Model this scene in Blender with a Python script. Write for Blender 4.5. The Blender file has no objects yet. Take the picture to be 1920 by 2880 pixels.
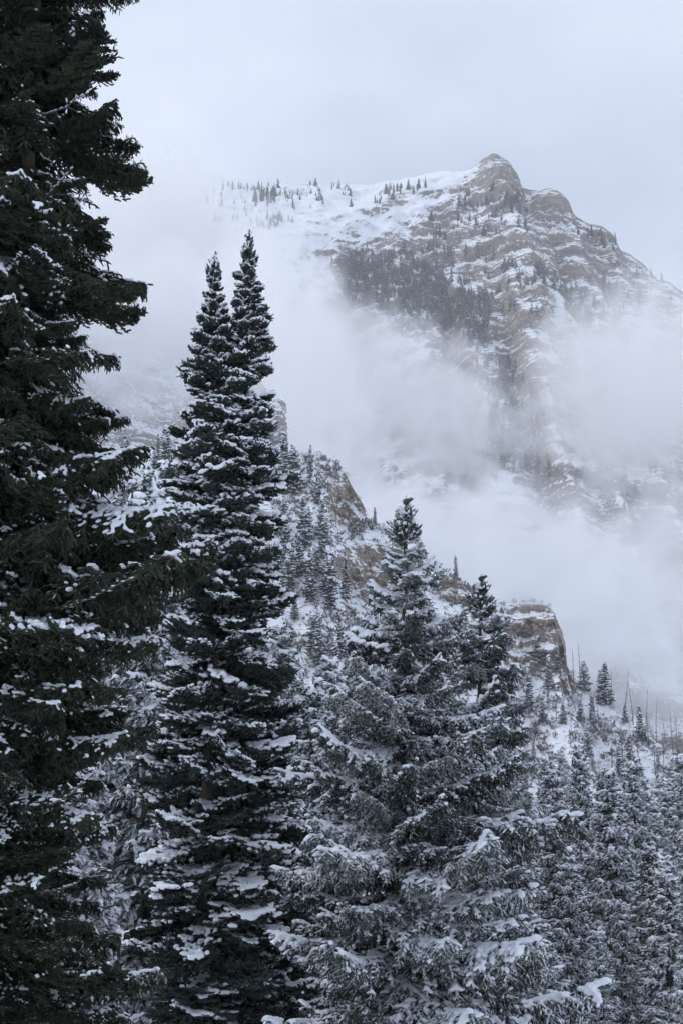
import bpy, bmesh, math, random
import numpy as np
from mathutils import Vector, Matrix

# ------------------------------------------------------------------ camera, sky, light
scene = bpy.context.scene
col = scene.collection
PITCH = math.radians(12.0)
F = 1024 * 50.0 / 36.0                      # focal length in pixels of the 682x1024 frame
CAM = np.array((0.0, 0.0, 2.0))
cam_data = bpy.data.cameras.new('camera')
cam_data.sensor_fit = 'VERTICAL'; cam_data.sensor_height = 36; cam_data.lens = 50
cam_data.clip_start = 0.1; cam_data.clip_end = 12000
cam = bpy.data.objects.new('camera', cam_data); col.objects.link(cam)
cam.location = CAM; cam.rotation_euler = (math.pi/2 + PITCH, 0, 0)
scene.camera = cam

SUN_EL, SUN_AZ = math.radians(48), math.radians(-50)     # azimuth clockwise from +Y (view direction)
world = bpy.data.worlds.new('World'); scene.world = world; world.use_nodes = True
wn, wl = world.node_tree.nodes, world.node_tree.links
wn.clear()
w_out = wn.new('ShaderNodeOutputWorld')
sky = wn.new('ShaderNodeTexSky'); sky.sky_type = 'NISHITA'; sky.sun_disc = False
sky.sun_elevation = SUN_EL; sky.sun_rotation = SUN_AZ; sky.altitude = 1800; sky.air_density = 1.0; sky.dust_density = 1.2
bg_sky = wn.new('ShaderNodeBackground'); bg_sky.inputs['Strength'].default_value = 0.09
wl.new(sky.outputs[0], bg_sky.inputs['Color'])
bg_cloud = wn.new('ShaderNodeBackground'); bg_cloud.inputs['Strength'].default_value = 0.93
tcw = wn.new('ShaderNodeTexCoord')
nzw = wn.new('ShaderNodeTexNoise'); nzw.inputs['Scale'].default_value = 2.1; nzw.inputs['Detail'].default_value = 5; nzw.inputs['Roughness'].default_value = 0.5
mpw = wn.new('ShaderNodeMapping'); mpw.inputs['Scale'].default_value = (1, 1, 2.0); mpw.inputs['Location'].default_value = (3.1, 0.4, 1.7)
wl.new(tcw.outputs['Generated'], mpw.inputs[0]); wl.new(mpw.outputs[0], nzw.inputs['Vector'])
rpw = wn.new('ShaderNodeValToRGB')
rpw.color_ramp.elements[0].position = 0.33; rpw.color_ramp.elements[0].color = (0.52, 0.60, 0.78, 1)
rpw.color_ramp.elements[1].position = 0.66; rpw.color_ramp.elements[1].color = (0.93, 1.0, 1.15, 1)
wl.new(nzw.outputs[0], rpw.inputs[0]); wl.new(rpw.outputs[0], bg_cloud.inputs['Color'])
mxw = wn.new('ShaderNodeMixShader'); mxw.inputs[0].default_value = 0.86
wl.new(bg_sky.outputs[0], mxw.inputs[1]); wl.new(bg_cloud.outputs[0], mxw.inputs[2]); wl.new(mxw.outputs[0], w_out.inputs[0])

sun_d = bpy.data.lights.new('sun', 'SUN'); sun_d.energy = 1.1; sun_d.angle = math.radians(25); sun_d.color = (1.0, 0.96, 0.90)
sun = bpy.data.objects.new('sun', sun_d); col.objects.link(sun)
sdir = Vector((math.sin(SUN_AZ)*math.cos(SUN_EL), math.cos(SUN_AZ)*math.cos(SUN_EL), math.sin(SUN_EL)))
sun.rotation_euler = (-sdir).to_track_quat('-Z', 'Y').to_euler()

vs = scene.view_settings
vs.view_transform = 'Standard'; vs.look = 'None'; vs.exposure = 0.14; vs.gamma = 1.0; vs.use_curve_mapping = False
cy = scene.cycles
cy.max_bounces = 7; cy.diffuse_bounces = 2; cy.glossy_bounces = 1; cy.volume_bounces = 6; cy.transmission_bounces = 2
cy.use_denoising = True; cy.time_limit = 800
cy.volume_step_rate = 7.0; cy.volume_max_steps = 128
cy.use_adaptive_sampling = True; cy.adaptive_threshold = 0.04; cy.adaptive_min_samples = 24

# ------------------------------------------------------------------ helpers
def at(u, v, Y):
    """A point of the place, seen at picture position (u, v), Y metres ahead."""
    x = (u - 341.0) / F; w = (512.0 - v) / F
    d = np.array((x, math.cos(PITCH) - w*math.sin(PITCH), math.sin(PITCH) + w*math.cos(PITCH)))
    return CAM + d * (Y / d[1])

def project(P):
    d = np.asarray(P, float) - CAM
    c, s = math.cos(PITCH), math.sin(PITCH)
    z = d[..., 1]*c + d[..., 2]*s
    h = -d[..., 1]*s + d[..., 2]*c
    return 341 + F*d[..., 0]/z, 512 - F*h/z

def sstep(a, b, x):
    t = np.clip((x - a) / (b - a), 0, 1)
    return t*t*(3 - 2*t)

_perm = np.random.RandomState(7).permutation(4096).astype(np.int64)
_perm = np.concatenate([_perm, _perm])
_grad = np.random.RandomState(8).normal(size=(4096, 3)); _grad /= np.linalg.norm(_grad, axis=1)[:, None]
def noise3(x, y, z):
    x, y, z = np.broadcast_arrays(np.asarray(x, float), y, z)
    xi, yi, zi = np.floor(x).astype(np.int64), np.floor(y).astype(np.int64), np.floor(z).astype(np.int64)
    fx, fy, fz = x - xi, y - yi, z - zi
    ux, uy, uz = (f*f*f*(f*(f*6 - 15) + 10) for f in (fx, fy, fz))
    out = 0.0
    for a in (0, 1):
        pa = _perm[(xi + a) & 4095]
        for b in (0, 1):
            pb = _perm[(pa + yi + b) & 4095]
            for c in (0, 1):
                g = _grad[_perm[(pb + zi + c) & 4095]]
                d = g[..., 0]*(fx - a) + g[..., 1]*(fy - b) + g[..., 2]*(fz - c)
                out = out + d * (ux if a else 1 - ux) * (uy if b else 1 - uy) * (uz if c else 1 - uz)
    return out * 1.6
def fbm(x, y, z, o=4, r=0.5):
    s = 0.0; a = 1.0; k = 1.0
    for i in range(o):
        s = s + a*noise3(np.asarray(x)*k + 13.7*i, np.asarray(y)*k + 5.1*i, np.asarray(z)*k + 9.2*i); a *= r; k *= 2.03
    return s
def ridged(x, y, z, o=3):
    s = 0.0; a = 1.0; k = 1.0
    for i in range(o):
        s = s + a*(1 - np.abs(noise3(np.asarray(x)*k + 3.7*i, np.asarray(y)*k + 15.1*i, np.asarray(z)*k))*2); a *= 0.5; k *= 2.1
    return s

def mesh_np(name, verts, faces, mats, mat_idx=None, smooth=False, attrs=None):
    """A mesh from numpy arrays; faces is one array (n,3) or (n,4) or a list of such arrays."""
    me = bpy.data.meshes.new(name)
    verts = np.asarray(verts, np.float32)
    if not isinstance(faces, list): faces = [faces]
    faces = [np.asarray(f, np.int32) for f in faces if len(f)]
    sizes = np.concatenate([np.full(len(f), f.shape[1], np.int32) for f in faces])
    loops = np.concatenate([f.ravel() for f in faces])
    starts = np.concatenate([[0], np.cumsum(sizes)[:-1]]).astype(np.int32)
    me.vertices.add(len(verts)); me.vertices.foreach_set('co', verts.ravel())
    me.loops.add(len(loops)); me.loops.foreach_set('vertex_index', loops)
    me.polygons.add(len(sizes)); me.polygons.foreach_set('loop_start', starts); me.polygons.foreach_set('loop_total', sizes)
    for m in (mats if isinstance(mats, (list, tuple)) else [mats]): me.materials.append(m)
    if mat_idx is not None: me.polygons.foreach_set('material_index', np.asarray(mat_idx, np.int32))
    me.update(calc_edges=True)
    me.polygons.foreach_set('use_smooth', np.full(len(sizes), smooth) if isinstance(smooth, bool) else smooth)
    for k, a in (attrs or {}).items():
        at_ = me.attributes.new(k, 'FLOAT', 'POINT'); at_.data.foreach_set('value', np.asarray(a, np.float32))
    me.validate()
    return me

def put(name, data, parent=None, label=None, cat=None, group=None, kind=None):
    o = bpy.data.objects.new(name, data); col.objects.link(o)
    if parent is not None: o.parent = parent
    tag(o, label, cat, group, kind)
    return o
def tag(o, label=None, cat=None, group=None, kind=None):
    if label: o['label'] = label
    if cat: o['category'] = cat
    if group: o['group'] = group
    if kind: o['kind'] = kind

# ------------------------------------------------------------------ materials
def new_mat(name):
    m = bpy.data.materials.new(name); m.use_nodes = True
    n, l = m.node_tree.nodes, m.node_tree.links
    b = n['Principled BSDF']; b.inputs['Roughness'].default_value = 0.85
    b.inputs['Specular IOR Level'].default_value = 0.2
    return m, n, l, b
def noise_node(n, l, scale, detail=4, rough=0.55, coord=None, vec_scale=None):
    t = n.new('ShaderNodeTexNoise'); t.inputs['Scale'].default_value = scale; t.inputs['Detail'].default_value = detail; t.inputs['Roughness'].default_value = rough
    if coord is not None:
        if vec_scale:
            mp = n.new('ShaderNodeMapping'); mp.inputs['Scale'].default_value = vec_scale
            l.new(coord, mp.inputs[0]); l.new(mp.outputs[0], t.inputs['Vector'])
        else: l.new(coord, t.inputs['Vector'])
    return t.outputs[0]
def math_node(n, l, op, a, b=None, c=None):
    m = n.new('ShaderNodeMath'); m.operation = op
    for i, x in enumerate((a, b, c)):
        if x is None: continue
        if isinstance(x, (int, float)): m.inputs[i].default_value = x
        else: l.new(x, m.inputs[i])
    return m.outputs[0]
def ramp(n, l, fac, stops):
    r = n.new('ShaderNodeValToRGB'); e = r.color_ramp.elements
    while len(e) < len(stops): e.new(0.5)
    for k, (p, c) in enumerate(stops): e[k].position = p; e[k].color = (*c, 1)
    l.new(fac, r.inputs[0]); return r.outputs[0]
def mix_rgb(n, l, fac, a, b):
    m = n.new('ShaderNodeMix'); m.data_type = 'RGBA'; m.clamp_factor = True
    for sock, x in ((m.inputs[0], fac), (m.inputs[6], a), (m.inputs[7], b)):
        if isinstance(x, (int, float)): sock.default_value = x
        elif isinstance(x, tuple): sock.default_value = (*x, 1)
        else: l.new(x, sock)
    return m.outputs[2]
def bump(n, l, h, strength, dist, b):
    k = n.new('ShaderNodeBump'); k.inputs['Strength'].default_value = strength; k.inputs['Distance'].default_value = dist
    l.new(h, k.inputs['Height']); l.new(k.outputs[0], b.inputs['Normal'])

SNOW = (0.86, 0.89, 0.94)
def mat_mountain(name, fine, rockA, rockB, rockC, frost=0.12, ledges=2.2):
    """Layered rock under patchy snow; 'snow' (cover 0..1) and 'band' (position across the strata, metres) are mesh attributes."""
    m, n, l, b = new_mat(name)
    geo = n.new('ShaderNodeNewGeometry'); pos = geo.outputs['Position']
    a1 = n.new('ShaderNodeAttribute'); a1.attribute_name = 'snow'
    a2 = n.new('ShaderNodeAttribute'); a2.attribute_name = 'band'
    big = noise_node(n, l, 0.05/fine, 3, 0.6, pos, (1, 1, 1.6))
    grain = noise_node(n, l, 0.75/fine, 4, 0.75, pos, (0.8, 0.8, 1.7))
    streak = noise_node(n, l, 0.30/fine, 3, 0.65, pos, (1.6, 1.6, 0.3))
    streak2 = noise_node(n, l, 0.11/fine, 2, 0.6, pos)
    w = math_node(n, l, 'ADD', a2.outputs['Fac'], math_node(n, l, 'MULTIPLY', big, 7*fine))
    bandn = n.new('ShaderNodeTexNoise'); bandn.noise_dimensions = '1D'; bandn.inputs['Scale'].default_value = 0.16/fine; bandn.inputs['Detail'].default_value = 3
    l.new(w, bandn.inputs['W'])
    ledge = n.new('ShaderNodeTexNoise'); ledge.noise_dimensions = '1D'; ledge.inputs['Scale'].default_value = 0.62/fine; ledge.inputs['Detail'].default_value = 2; ledge.inputs['Roughness'].default_value = 0.7
    l.new(w, ledge.inputs['W'])
    c1 = ramp(n, l, bandn.outputs[0], [(0.3, rockA), (0.5, rockB), (0.72, rockC)])
    c2 = mix_rgb(n, l, math_node(n, l, 'MULTIPLY', streak, 0.5), c1, (0.075, 0.068, 0.068))
    c3 = mix_rgb(n, l, math_node(n, l, 'MULTIPLY_ADD', grain, 4.0, -1.7), c2, rockC)
    crack = noise_node(n, l, 1.1/fine, 3, 0.7, pos, (1.5, 1.5, 0.55))
    c3 = mix_rgb(n, l, math_node(n, l, 'MULTIPLY_ADD', crack, -8.0, 3.65), c3, (0.05, 0.045, 0.045))
    c3 = mix_rgb(n, l, frost, c3, SNOW)
    sn = math_node(n, l, 'ADD', a1.outputs['Fac'], math_node(n, l, 'MULTIPLY_ADD', grain, 4.4, -2.2))
    sn = math_node(n, l, 'ADD', sn, math_node(n, l, 'MULTIPLY_ADD', streak, 0.9, -0.45))
    sn = math_node(n, l, 'ADD', sn, math_node(n, l, 'MULTIPLY', math_node(n, l, 'MULTIPLY_ADD', ledge.outputs[0], ledges, -0.5*ledges), math_node(n, l, 'MULTIPLY_ADD', streak2, 5.0, -1.6)))
    mr = n.new('ShaderNodeMapRange'); mr.inputs['From Min'].default_value = 0.36; mr.inputs['From Max'].default_value = 0.62
    l.new(sn, mr.inputs['Value'])
    l.new(mix_rgb(n, l, mr.outputs[0], c3, SNOW), b.inputs['Base Color'])
    return m
def mat_snow(name='snow', scale=9.0, dist=0.02):
    m, n, l, b = new_mat(name)
    tc = n.new('ShaderNodeTexCoord')
    f = noise_node(n, l, scale, 5, 0.6, tc.outputs['Object'])
    l.new(ramp(n, l, f, [(0.25, (0.78, 0.82, 0.89)), (0.7, (0.90, 0.92, 0.96))]), b.inputs['Base Color'])
    b.inputs['Roughness'].default_value = 0.7
    bump(n, l, f, 0.4, dist, b)
    return m

# ------------------------------------------------------------------ relief surfaces (mountain, spur, cliff)
def relief(xs, crestY, crestZ, zbase, dz, slope_fn, smooth=2, back=(25, 18)):
    """Surface that falls from a crest line towards the viewer. slope_fn(X, Z, drop) gives metres forward per metre down."""
    nr = int(np.ceil((crestZ.max() - zbase) / dz)) + 1
    t = np.linspace(0, 1, nr)
    X = np.repeat(xs[None, :], nr, 0)
    Z = crestZ[None, :] + (zbase - crestZ[None, :]) * t[:, None]
    drop = crestZ[None, :] - Z
    c = slope_fn(X, Z, drop)
    for _ in range(smooth):
        c = (np.roll(c, 1, 1) + 2*c + np.roll(c, -1, 1)) / 4
    dd = np.diff(drop, axis=0)
    Y = crestY[None, :] - np.concatenate([np.zeros((1, len(xs))), np.cumsum(0.5*(c[1:] + c[:-1])*dd, 0)])
    return X, Y, Z, drop
def grid_faces(nr, nc):
    i = np.arange(nr*nc).reshape(nr, nc)
    return np.stack([i[:-1, :-1], i[1:, :-1], i[1:, 1:], i[:-1, 1:]], -1).reshape(-1, 4)
def grid_normals(X, Y, Z):
    P = np.stack([X, Y, Z], -1)
    du = np.gradient(P, axis=1); dv = np.gradient(P, axis=0)
    N = np.cross(dv, du); N /= np.linalg.norm(N, axis=-1)[..., None] + 1e-9
    N *= np.sign(-N[..., 1:2] + 1e-6)          # face the viewer's side
    return N
def blur(A, k):
    for _ in range(k):
        A = (np.roll(A, 1, 0) + np.roll(A, -1, 0) + np.roll(A, 1, 1) + np.roll(A, -1, 1) + 2*A) / 6
    return A
def inside(u, v, poly):
    r = np.zeros(np.shape(u), bool); n = len(poly)
    for i in range(n):
        (x1, y1), (x2, y2) = poly[i], poly[(i+1) % n]
        if y1 == y2: continue
        r ^= ((y1 > v) != (y2 > v)) & (u < (x2-x1)*(v-y1)/(y2-y1) + x1)
    return r
def blob(u, v, cu, cv, ru, rv, tilt=0.0):
    ca, sa = math.cos(tilt), math.sin(tilt)
    du, dv = u - cu, v - cv
    return np.exp(-(((du*ca + dv*sa)/ru)**2 + ((-du*sa + dv*ca)/rv)**2))
# ------------------------------------------------------------------ the mountain
M_ROCK = mat_mountain('layered_rock_snow', 2.3, (0.105, 0.084, 0.070), (0.185, 0.138, 0.106), (0.28, 0.22, 0.175), 0.08)
M_CLIFF = mat_mountain('limestone_cliff_snow', 0.8, (0.15, 0.11, 0.085), (0.27, 0.20, 0.15), (0.40, 0.32, 0.25), 0.06, 1.3)
SKY_M = [(-260, 330), (-120, 310), (0, 296), (90, 258), (150, 225), (199, 196), (214, 188.3), (231, 183.7), (268, 182), (333, 184), (368, 184.5), (411, 177.5), (440, 171.6),
         (462.5, 171), (473, 166.5), (482, 159.5), (487, 157), (491, 154), (496, 154.8), (500, 158.5), (506, 161), (513, 169), (517.5, 176), (521, 186), (530, 190), (537, 192.6), (543, 190), (550, 188.8), (557, 192.6),
         (567, 204), (573, 215), (586, 222), (602, 227.5), (612, 233.6), (619.5, 250), (635, 259), (646, 267.6), (654, 279), (667, 281), (682, 292), (760, 338), (860, 400), (980, 440)]
def yc_m(u):
    return np.interp(u, [-260, 200, 330, 440, 492, 560, 682, 980], [1480, 1620, 1700, 1620, 1500, 1460, 1380, 1200])
pts = np.array([at(u, v, float(yc_m(u))) for u, v in SKY_M])
xs = np.arange(-640, 620, 2.3)
cY = np.interp(xs, pts[:, 0], pts[:, 1]); cZ = np.interp(xs, pts[:, 0], pts[:, 2])
cZ = cZ + 2.2*fbm(xs/14.0, 0.3, 0.7, 4) * np.interp(xs, [-130, -60, 20, 70], [1, .5, .3, 1])
def strata(X, Z):
    g = np.interp(X, [-640, -200, 60, 110, 165, 235, 330, 620], [-240, -95, 42, 58, 60, 48, 18, -90])
    return Z - g + 2.5*fbm(X/120.0, Z/160.0, 2.2, 3)
RIB = [(180, 330), (300, 283), (313, 275), (344, 257), (362, 247), (400, 227), (440, 205), (462, 187), (476, 172), (486, 150)]
def bowl_mask(u, v):
    d = np.interp(u, [p[0] for p in RIB], [p[1] for p in RIB]) - v      # >0 above the rib
    return sstep(-6, 10, d + 0) * (u < 486)
def slope_m(X, Z, drop):
    u = 341 + F*X/np.interp(X, xs, cY)*0.93; v = 512 - F*np.tan(np.arctan2(Z-2, np.interp(X, xs, cY) - drop*0.8) - PITCH)
    q = strata(X, Z); W = 0.9*noise3(X/90.0, Z/70.0, 1.1)
    n1 = 0.8*np.sin(q/5.0 + W + 1.0*noise3(X/75.0, Z/30.0, 4.0)) + 0.6*np.sin(q/2.4 + 2.5*W) + 1.6*fbm(X/30.0, Z/13.0, 6.0, 3)
    cliff = sstep(-0.6, 0.9, n1 - 0.1)
    face = 1.30 - 1.20*cliff
    bn = np.sin(q/11.0 + W) + noise3(X/45.0, q/10.0, 9.0) + 0.5*noise3(X/15.0, q/5.0, 2.0)
    bowl = 1.45 - 0.9*sstep(1.2, 1.9, bn)
    b = bowl_mask(u, v)
    c = face*(1-b) + bowl*b
    c = np.where(drop < 8, 0.3 + c*drop/8, c)
    return c + 0.12
X, Y, Z, drop = relief(xs, cY, cZ, -40.0, 2.3, slope_m, 2)
fade = sstep(0, 40, drop)
wx = X + 45*fbm(X/170.0, Z/150.0, 7.7, 3) + 0.25*Z
Y = Y + fade*(-13*ridged(wx/150.0, Z/260.0, 1.0, 3) + 12 + 9*fbm(X/70.0, Z/60.0, 3.0, 3))
u, v = project(np.stack([X, Y, Z], -1))
Y = Y - 16*blob(u, v, 553, 207, 15, 14) - 8*blob(u, v, 500, 175, 14, 16) + 16*blob(u, v, 527, 210, 6, 18, 0.1)*sstep(0, 12, drop)
Y = Y - 9*blob(u, v, 392, 199, 30, 8, -0.42) - 7*blob(u, v, 327, 252, 15, 4.5, -0.12)
Y = Y + sstep(0, 14, drop)*(4.5*fbm(X/26.0, Y/26.0, Z/18.0, 4) + 2.4*fbm(X/7.0, Y/7.0, Z/5.0, 3) + 3.5*(ridged(X/18.0, 0.3, Z/30.0, 3) - 1)*(1 - bowl_mask(u, v)))
u, v = project(np.stack([X, Y, Z], -1))
N = grid_normals(X, Y, Z); nz = blur(N[..., 2], 1)
b = bowl_mask(u, v)
sn = sstep(0.28, 0.80, nz) * 0.95 + 0.06
sn += 0.40*b*sstep(0.25, 0.5, nz)
# bedrock ribs that break out of the bowl's snow, and the wooded outcrops
qq = strata(X, Z)
bands = sstep(0.35, 0.75, np.sin(qq/9.0 + 2.2*noise3(X/60.0, Z/70.0, 1.1)) * 0.5 + 0.8*noise3(X/40.0, qq/5.0, 3.3) + 0.35*noise3(X/9.0, qq/2.5, 1.0))
near_rib = np.exp(-np.clip(np.interp(u, [p[0] for p in RIB], [p[1] for p in RIB]) - v, 0, 99)/22.0) * (u > 330)
sn += 0.75*b
sn -= b*bands*(1.55*near_rib + 0.25)
sn -= 1.6*blob(u, v, 392, 199, 27, 7, -0.42) + 0.9*blob(u, v, 425, 191, 18, 3, 0) + 1.7*blob(u, v, 326, 251.5, 15, 4.2, -0.12)
sn -= 0.30*blob(u, v, 495, 178, 26, 18) + 0.40*blob(u, v, 551, 202, 15, 15) + 0.10*blob(u, v, 520, 255, 85, 26) + 0.25*blob(u, v, 236, 187, 22, 5)
sn += 0.9*blob(u, v, 526, 208, 4.5, 17, 0.12) + 0.7*blob(u, v, 514, 221, 10, 5, 0.4) + 0.6*blob(u, v, 548, 221, 26, 3.2, 0.08)
sn += 0.9*blob(u, v, 559, 312, 7, 22) + 0.8*blob(u, v, 510, 392, 10, 9) + 0.6*blob(u, v, 545, 300, 16, 6) + 0.7*blob(u, v, 487, 480, 18, 7)
sn += 1.0*np.exp(-((u - np.interp(v, [520, 560, 600, 640, 700], [600, 622, 640, 662, 700]))/(6 + 0*v))**2)*sstep(515, 545, v)
sn += 0.22*fbm(X/40.0, Y/60.0, Z/26.0, 4)
sn -= 0.9*blob(u, v, 492, 452, 17, 11)
sn -= 0.10*(1 - b)
belt = np.exp(-((qq - 590)/16.0)**2) + 0.8*np.exp(-((qq - 540)/9.0)**2) + 0.7*np.exp(-((qq - 480)/12.0)**2)
sn -= 0.26*belt*(1 - b)*sstep(-.5, .3, fbm(X/60.0, Y/60.0, Z/40.0, 2))
sn -= 0.55*sstep(9, 2, drop)*sstep(455, 475, u)
SNOWM = sn
MX, MY, MZ, MU, MV = X, Y, Z, u, v
def close_back(X, Y, Z, A, B, back, down):
    X = np.concatenate([X[:1], X[:1], X]); Y = np.concatenate([Y[:1] + 3*back, Y[:1] + back, Y]); Z = np.concatenate([Z[:1] - 3*down, Z[:1] - down*0.6, Z])
    A = np.concatenate([A[:1], A[:1], A]); B = np.concatenate([B[:1], B[:1], B])
    return X, Y, Z, A, B
X2, Y2, Z2, A2, B2 = close_back(X, Y, Z, np.clip(sn, -0.2, 1.9), qq, 60, 40)
me = mesh_np('mountain', np.stack([X2, Y2, Z2], -1).reshape(-1, 3), grid_faces(*X2.shape), M_ROCK, smooth=True, attrs={'snow': A2.ravel(), 'band': B2.ravel()})
put('mountain', me, label='snowy layered rock mountain with a pointed summit rising out of the mist', kind='structure')

# ------------------------------------------------------------------ the near spur with its cliffs
SKY_R = [(-420, 470), (-100, 455), (120, 450), (250, 452), (290, 455), (300, 459), (315, 456), (322, 458), (333, 463), (345, 474), (352, 487), (360, 500), (366, 511), (369, 519), (378, 526), (398, 538), (420, 553),
         (440, 568), (455, 579), (470, 589), (490, 600), (503, 605), (513, 605.5), (530, 604), (545, 606.5), (553, 612), (557, 622), (562, 633), (563.5, 648), (565, 662), (569, 672),
         (580, 687), (600, 700), (620, 715), (640, 727), (660, 744), (682, 758), (760, 800), (860, 850), (1100, 930)]
def yc_r(u):
    return np.interp(u, [-420, 0, 290, 340, 450, 560, 682, 1100], [330, 330, 325, 318, 300, 285, 265, 225])
pts = np.array([at(a, b_, float(yc_r(a))) for a, b_ in SKY_R])
xr = np.arange(-150, 135, 0.48)
cY = np.interp(xr, pts[:, 0], pts[:, 1]); cZ = np.interp(xr, pts[:, 0], pts[:, 2])
cZ = cZ + 0.6*fbm(xr/4.0, 0.3, 0.7, 4)
CL = [(351, 496, 23, 27, 0.45), (374, 572, 38, 28, 0.15), (338, 572, 10, 10, 0), (536, 640, 36, 36, 0.0), (566, 678, 14, 15, 0.6), (448, 588, 24, 10, 0.5), (408, 562, 20, 12, .5)]
def cliff_mask(u, v, X, Z):
    m = 0
    for (a, b_, ru, rv, t) in CL: m = np.maximum(m, blob(u, v, a, b_, ru, rv, t))
    return sstep(0.28, 0.50, m + 0.16*fbm(X/4.0, Z/4.0, 0.5, 3))
def slope_r(X, Z, drop):
    yy = np.interp(X, xr, cY)
    u = 341 + F*X/(yy*0.99); v = 512 - F*np.tan(np.arctan2(Z-2, yy - drop*0.9) - PITCH)
    k = cliff_mask(u, v, X, Z)
    led = sstep(0.55, 0.95, np.sin(Z/1.05 + 1.5*noise3(X/14.0, Z/8.0, 3.0)) + 0.5*noise3(X/5.0, Z/2.0, 1.0))
    cl = 0.02 + 1.1*led
    tal = 1.25 + 0.35*fbm(X/12.0, Z/9.0, 2.0, 3)
    return tal*(1-k) + cl*k
X, Y, Z, drop = relief(xr, cY, cZ, -12.0, 0.46, slope_r, 1)
c = np.gradient(-Y, axis=0)/np.maximum(np.gradient(drop, axis=0), 1e-3)
tal = cY[None, :] - 1.15*drop
for i in range(1, len(Y)):
    dd = drop[i] - drop[i-1]
    adv = c[i]*dd
    lag = np.clip((Y[i-1] - adv) - tal[i], -30, 30)*np.where(c[i] > 0.9, dd/7.0, 0)
    Y[i] = Y[i-1] - adv - lag
for _ in range(3): Y = (np.roll(Y, 1, 1) + 2*Y + np.roll(Y, -1, 1))/4
u, v = project(np.stack([X, Y, Z], -1))
K = cliff_mask(u, v, X, Z)
fade = sstep(0, 3, drop)
Y = Y + fade*(1.5*fbm(X/16.0, Y/16.0, Z/16.0, 3) + 0.5*fbm(X/2.6, Y/2.6, Z/2.0, 3) - K*(1.5*ridged(X/3.6, 0.2, Z/9.0, 3) - 1.0 + 0.9*np.sign(np.sin(Z/0.9 + 2*noise3(X/5.0, Z/4.0, 8.0)))*sstep(-.3, .5, noise3(X/4.0, Z/2.0, 4.4))))
X = X + K*fade*0.7*fbm(Y/2.0 + 3, Z/1.6, X/3.0, 3)
Z = Z + fade*(1-K)*0.5*fbm(X/3.0, Y/3.0, 0.2, 3)
u, v = project(np.stack([X, Y, Z], -1))
N = grid_normals(X, Y, Z); nz = blur(N[..., 2], 1)
sn = sstep(0.20, 0.62, nz)*0.85 + 0.10 + 0.2*fbm(X/6.0, Y/6.0, Z/4.0, 3) - 0.06*K - 0.05
RX, RY, RZ, RU, RV, RK = X, Y, Z, u, v, K
X2, Y2, Z2, A2, B2 = close_back(X, Y, Z, np.clip(sn, -0.2, 1.3), Z + 2*fbm(X/20, Y/20, Z/20, 2), 12, 6)
me = mesh_np('spur', np.stack([X2, Y2, Z2], -1).reshape(-1, 3), grid_faces(*X2.shape), M_CLIFF, smooth=(np.concatenate([RK[:1], RK[:1], RK])[1:, 1:] < 0.4).ravel(), attrs={'snow': A2.ravel(), 'band': B2.ravel()})
put('hill', me, label='snow covered rocky spur with tan cliff outcrops falling to the right', kind='structure')

# ------------------------------------------------------------------ the tall cliff that stands behind the spur
SKY_C = [(-420, 215), (-50, 240), (60, 270), (120, 290), (160, 312), (200, 340), (240, 371), (262, 384), (268, 392), (272, 388), (279, 392), (282, 399), (285.5, 402), (284.5, 412), (286, 424), (282, 438), (282, 446), (288, 460), (296, 490), (330, 600)]
pts = np.array([at(a, b_, 450.0 + 0*a) for a, b_ in SKY_C])
xc = np.arange(-190, -0.5, 0.85)
cY = np.interp(xc, [-190, -60, -18], [400, 440, 452]); cZ = np.interp(xc, pts[:, 0], pts[:, 2])
cZ = cZ + 0.5*fbm(xc/7.0, 0.9, 0.7, 4)*(xc < -25)
def slope_c(X, Z, drop):
    q = Z + 0.18*X + 3*noise3(X/40.0, Z/40.0, 5.0)
    led = sstep(0.45, 0.95, np.sin(q/3.9) + 0.5*np.sin(q/1.3 + 1) + 0.8*noise3(X/14.0, Z/5.0, 1.0) - 0.2)
    base = sstep(118, 100, Z)
    return (0.03 + 1.6*led)*(1-base) + base*1.2
X, Y, Z, drop = relief(xc, cY, cZ, -20.0, 0.9, slope_c, 1)
fade = sstep(0, 4, drop)
Y = Y + fade*(2.2*fbm(X/22.0, Y/22.0, Z/30.0, 3) + 0.6*fbm(X/3.5, Y/3.5, Z/5.0, 3) - 1.3*ridged(X/6.0, 0.2, Z/30.0, 3))
X = X + sstep(0, 2, drop)*2.4*fbm(Y/9.0, Z/4.5, X/9.0 + 4, 4)
N = grid_normals(X, Y, Z); nz = blur(N[..., 2], 1)
sn = sstep(0.20, 0.60, nz)*0.85 + 0.14 + 0.15*fbm(X/8.0, Y/8.0, Z/5.0, 3)
X2, Y2, Z2, A2, B2 = close_back(X, Y, Z, np.clip(sn, -0.2, 1.3), Z, 14, 7)
M_CLIFF2 = mat_mountain('grey_cliff_snow', 1.2, (0.19, 0.165, 0.145), (0.29, 0.255, 0.225), (0.40, 0.36, 0.32))
me = mesh_np('cliff', np.stack([X2, Y2, Z2], -1).reshape(-1, 3), grid_faces(*X2.shape), M_CLIFF2, smooth=True, attrs={'snow': A2.ravel(), 'band': B2.ravel()})
put('cliff', me, label='tall grey cliff with snowy ledges half lost in mist behind the spur', kind='structure')

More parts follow.
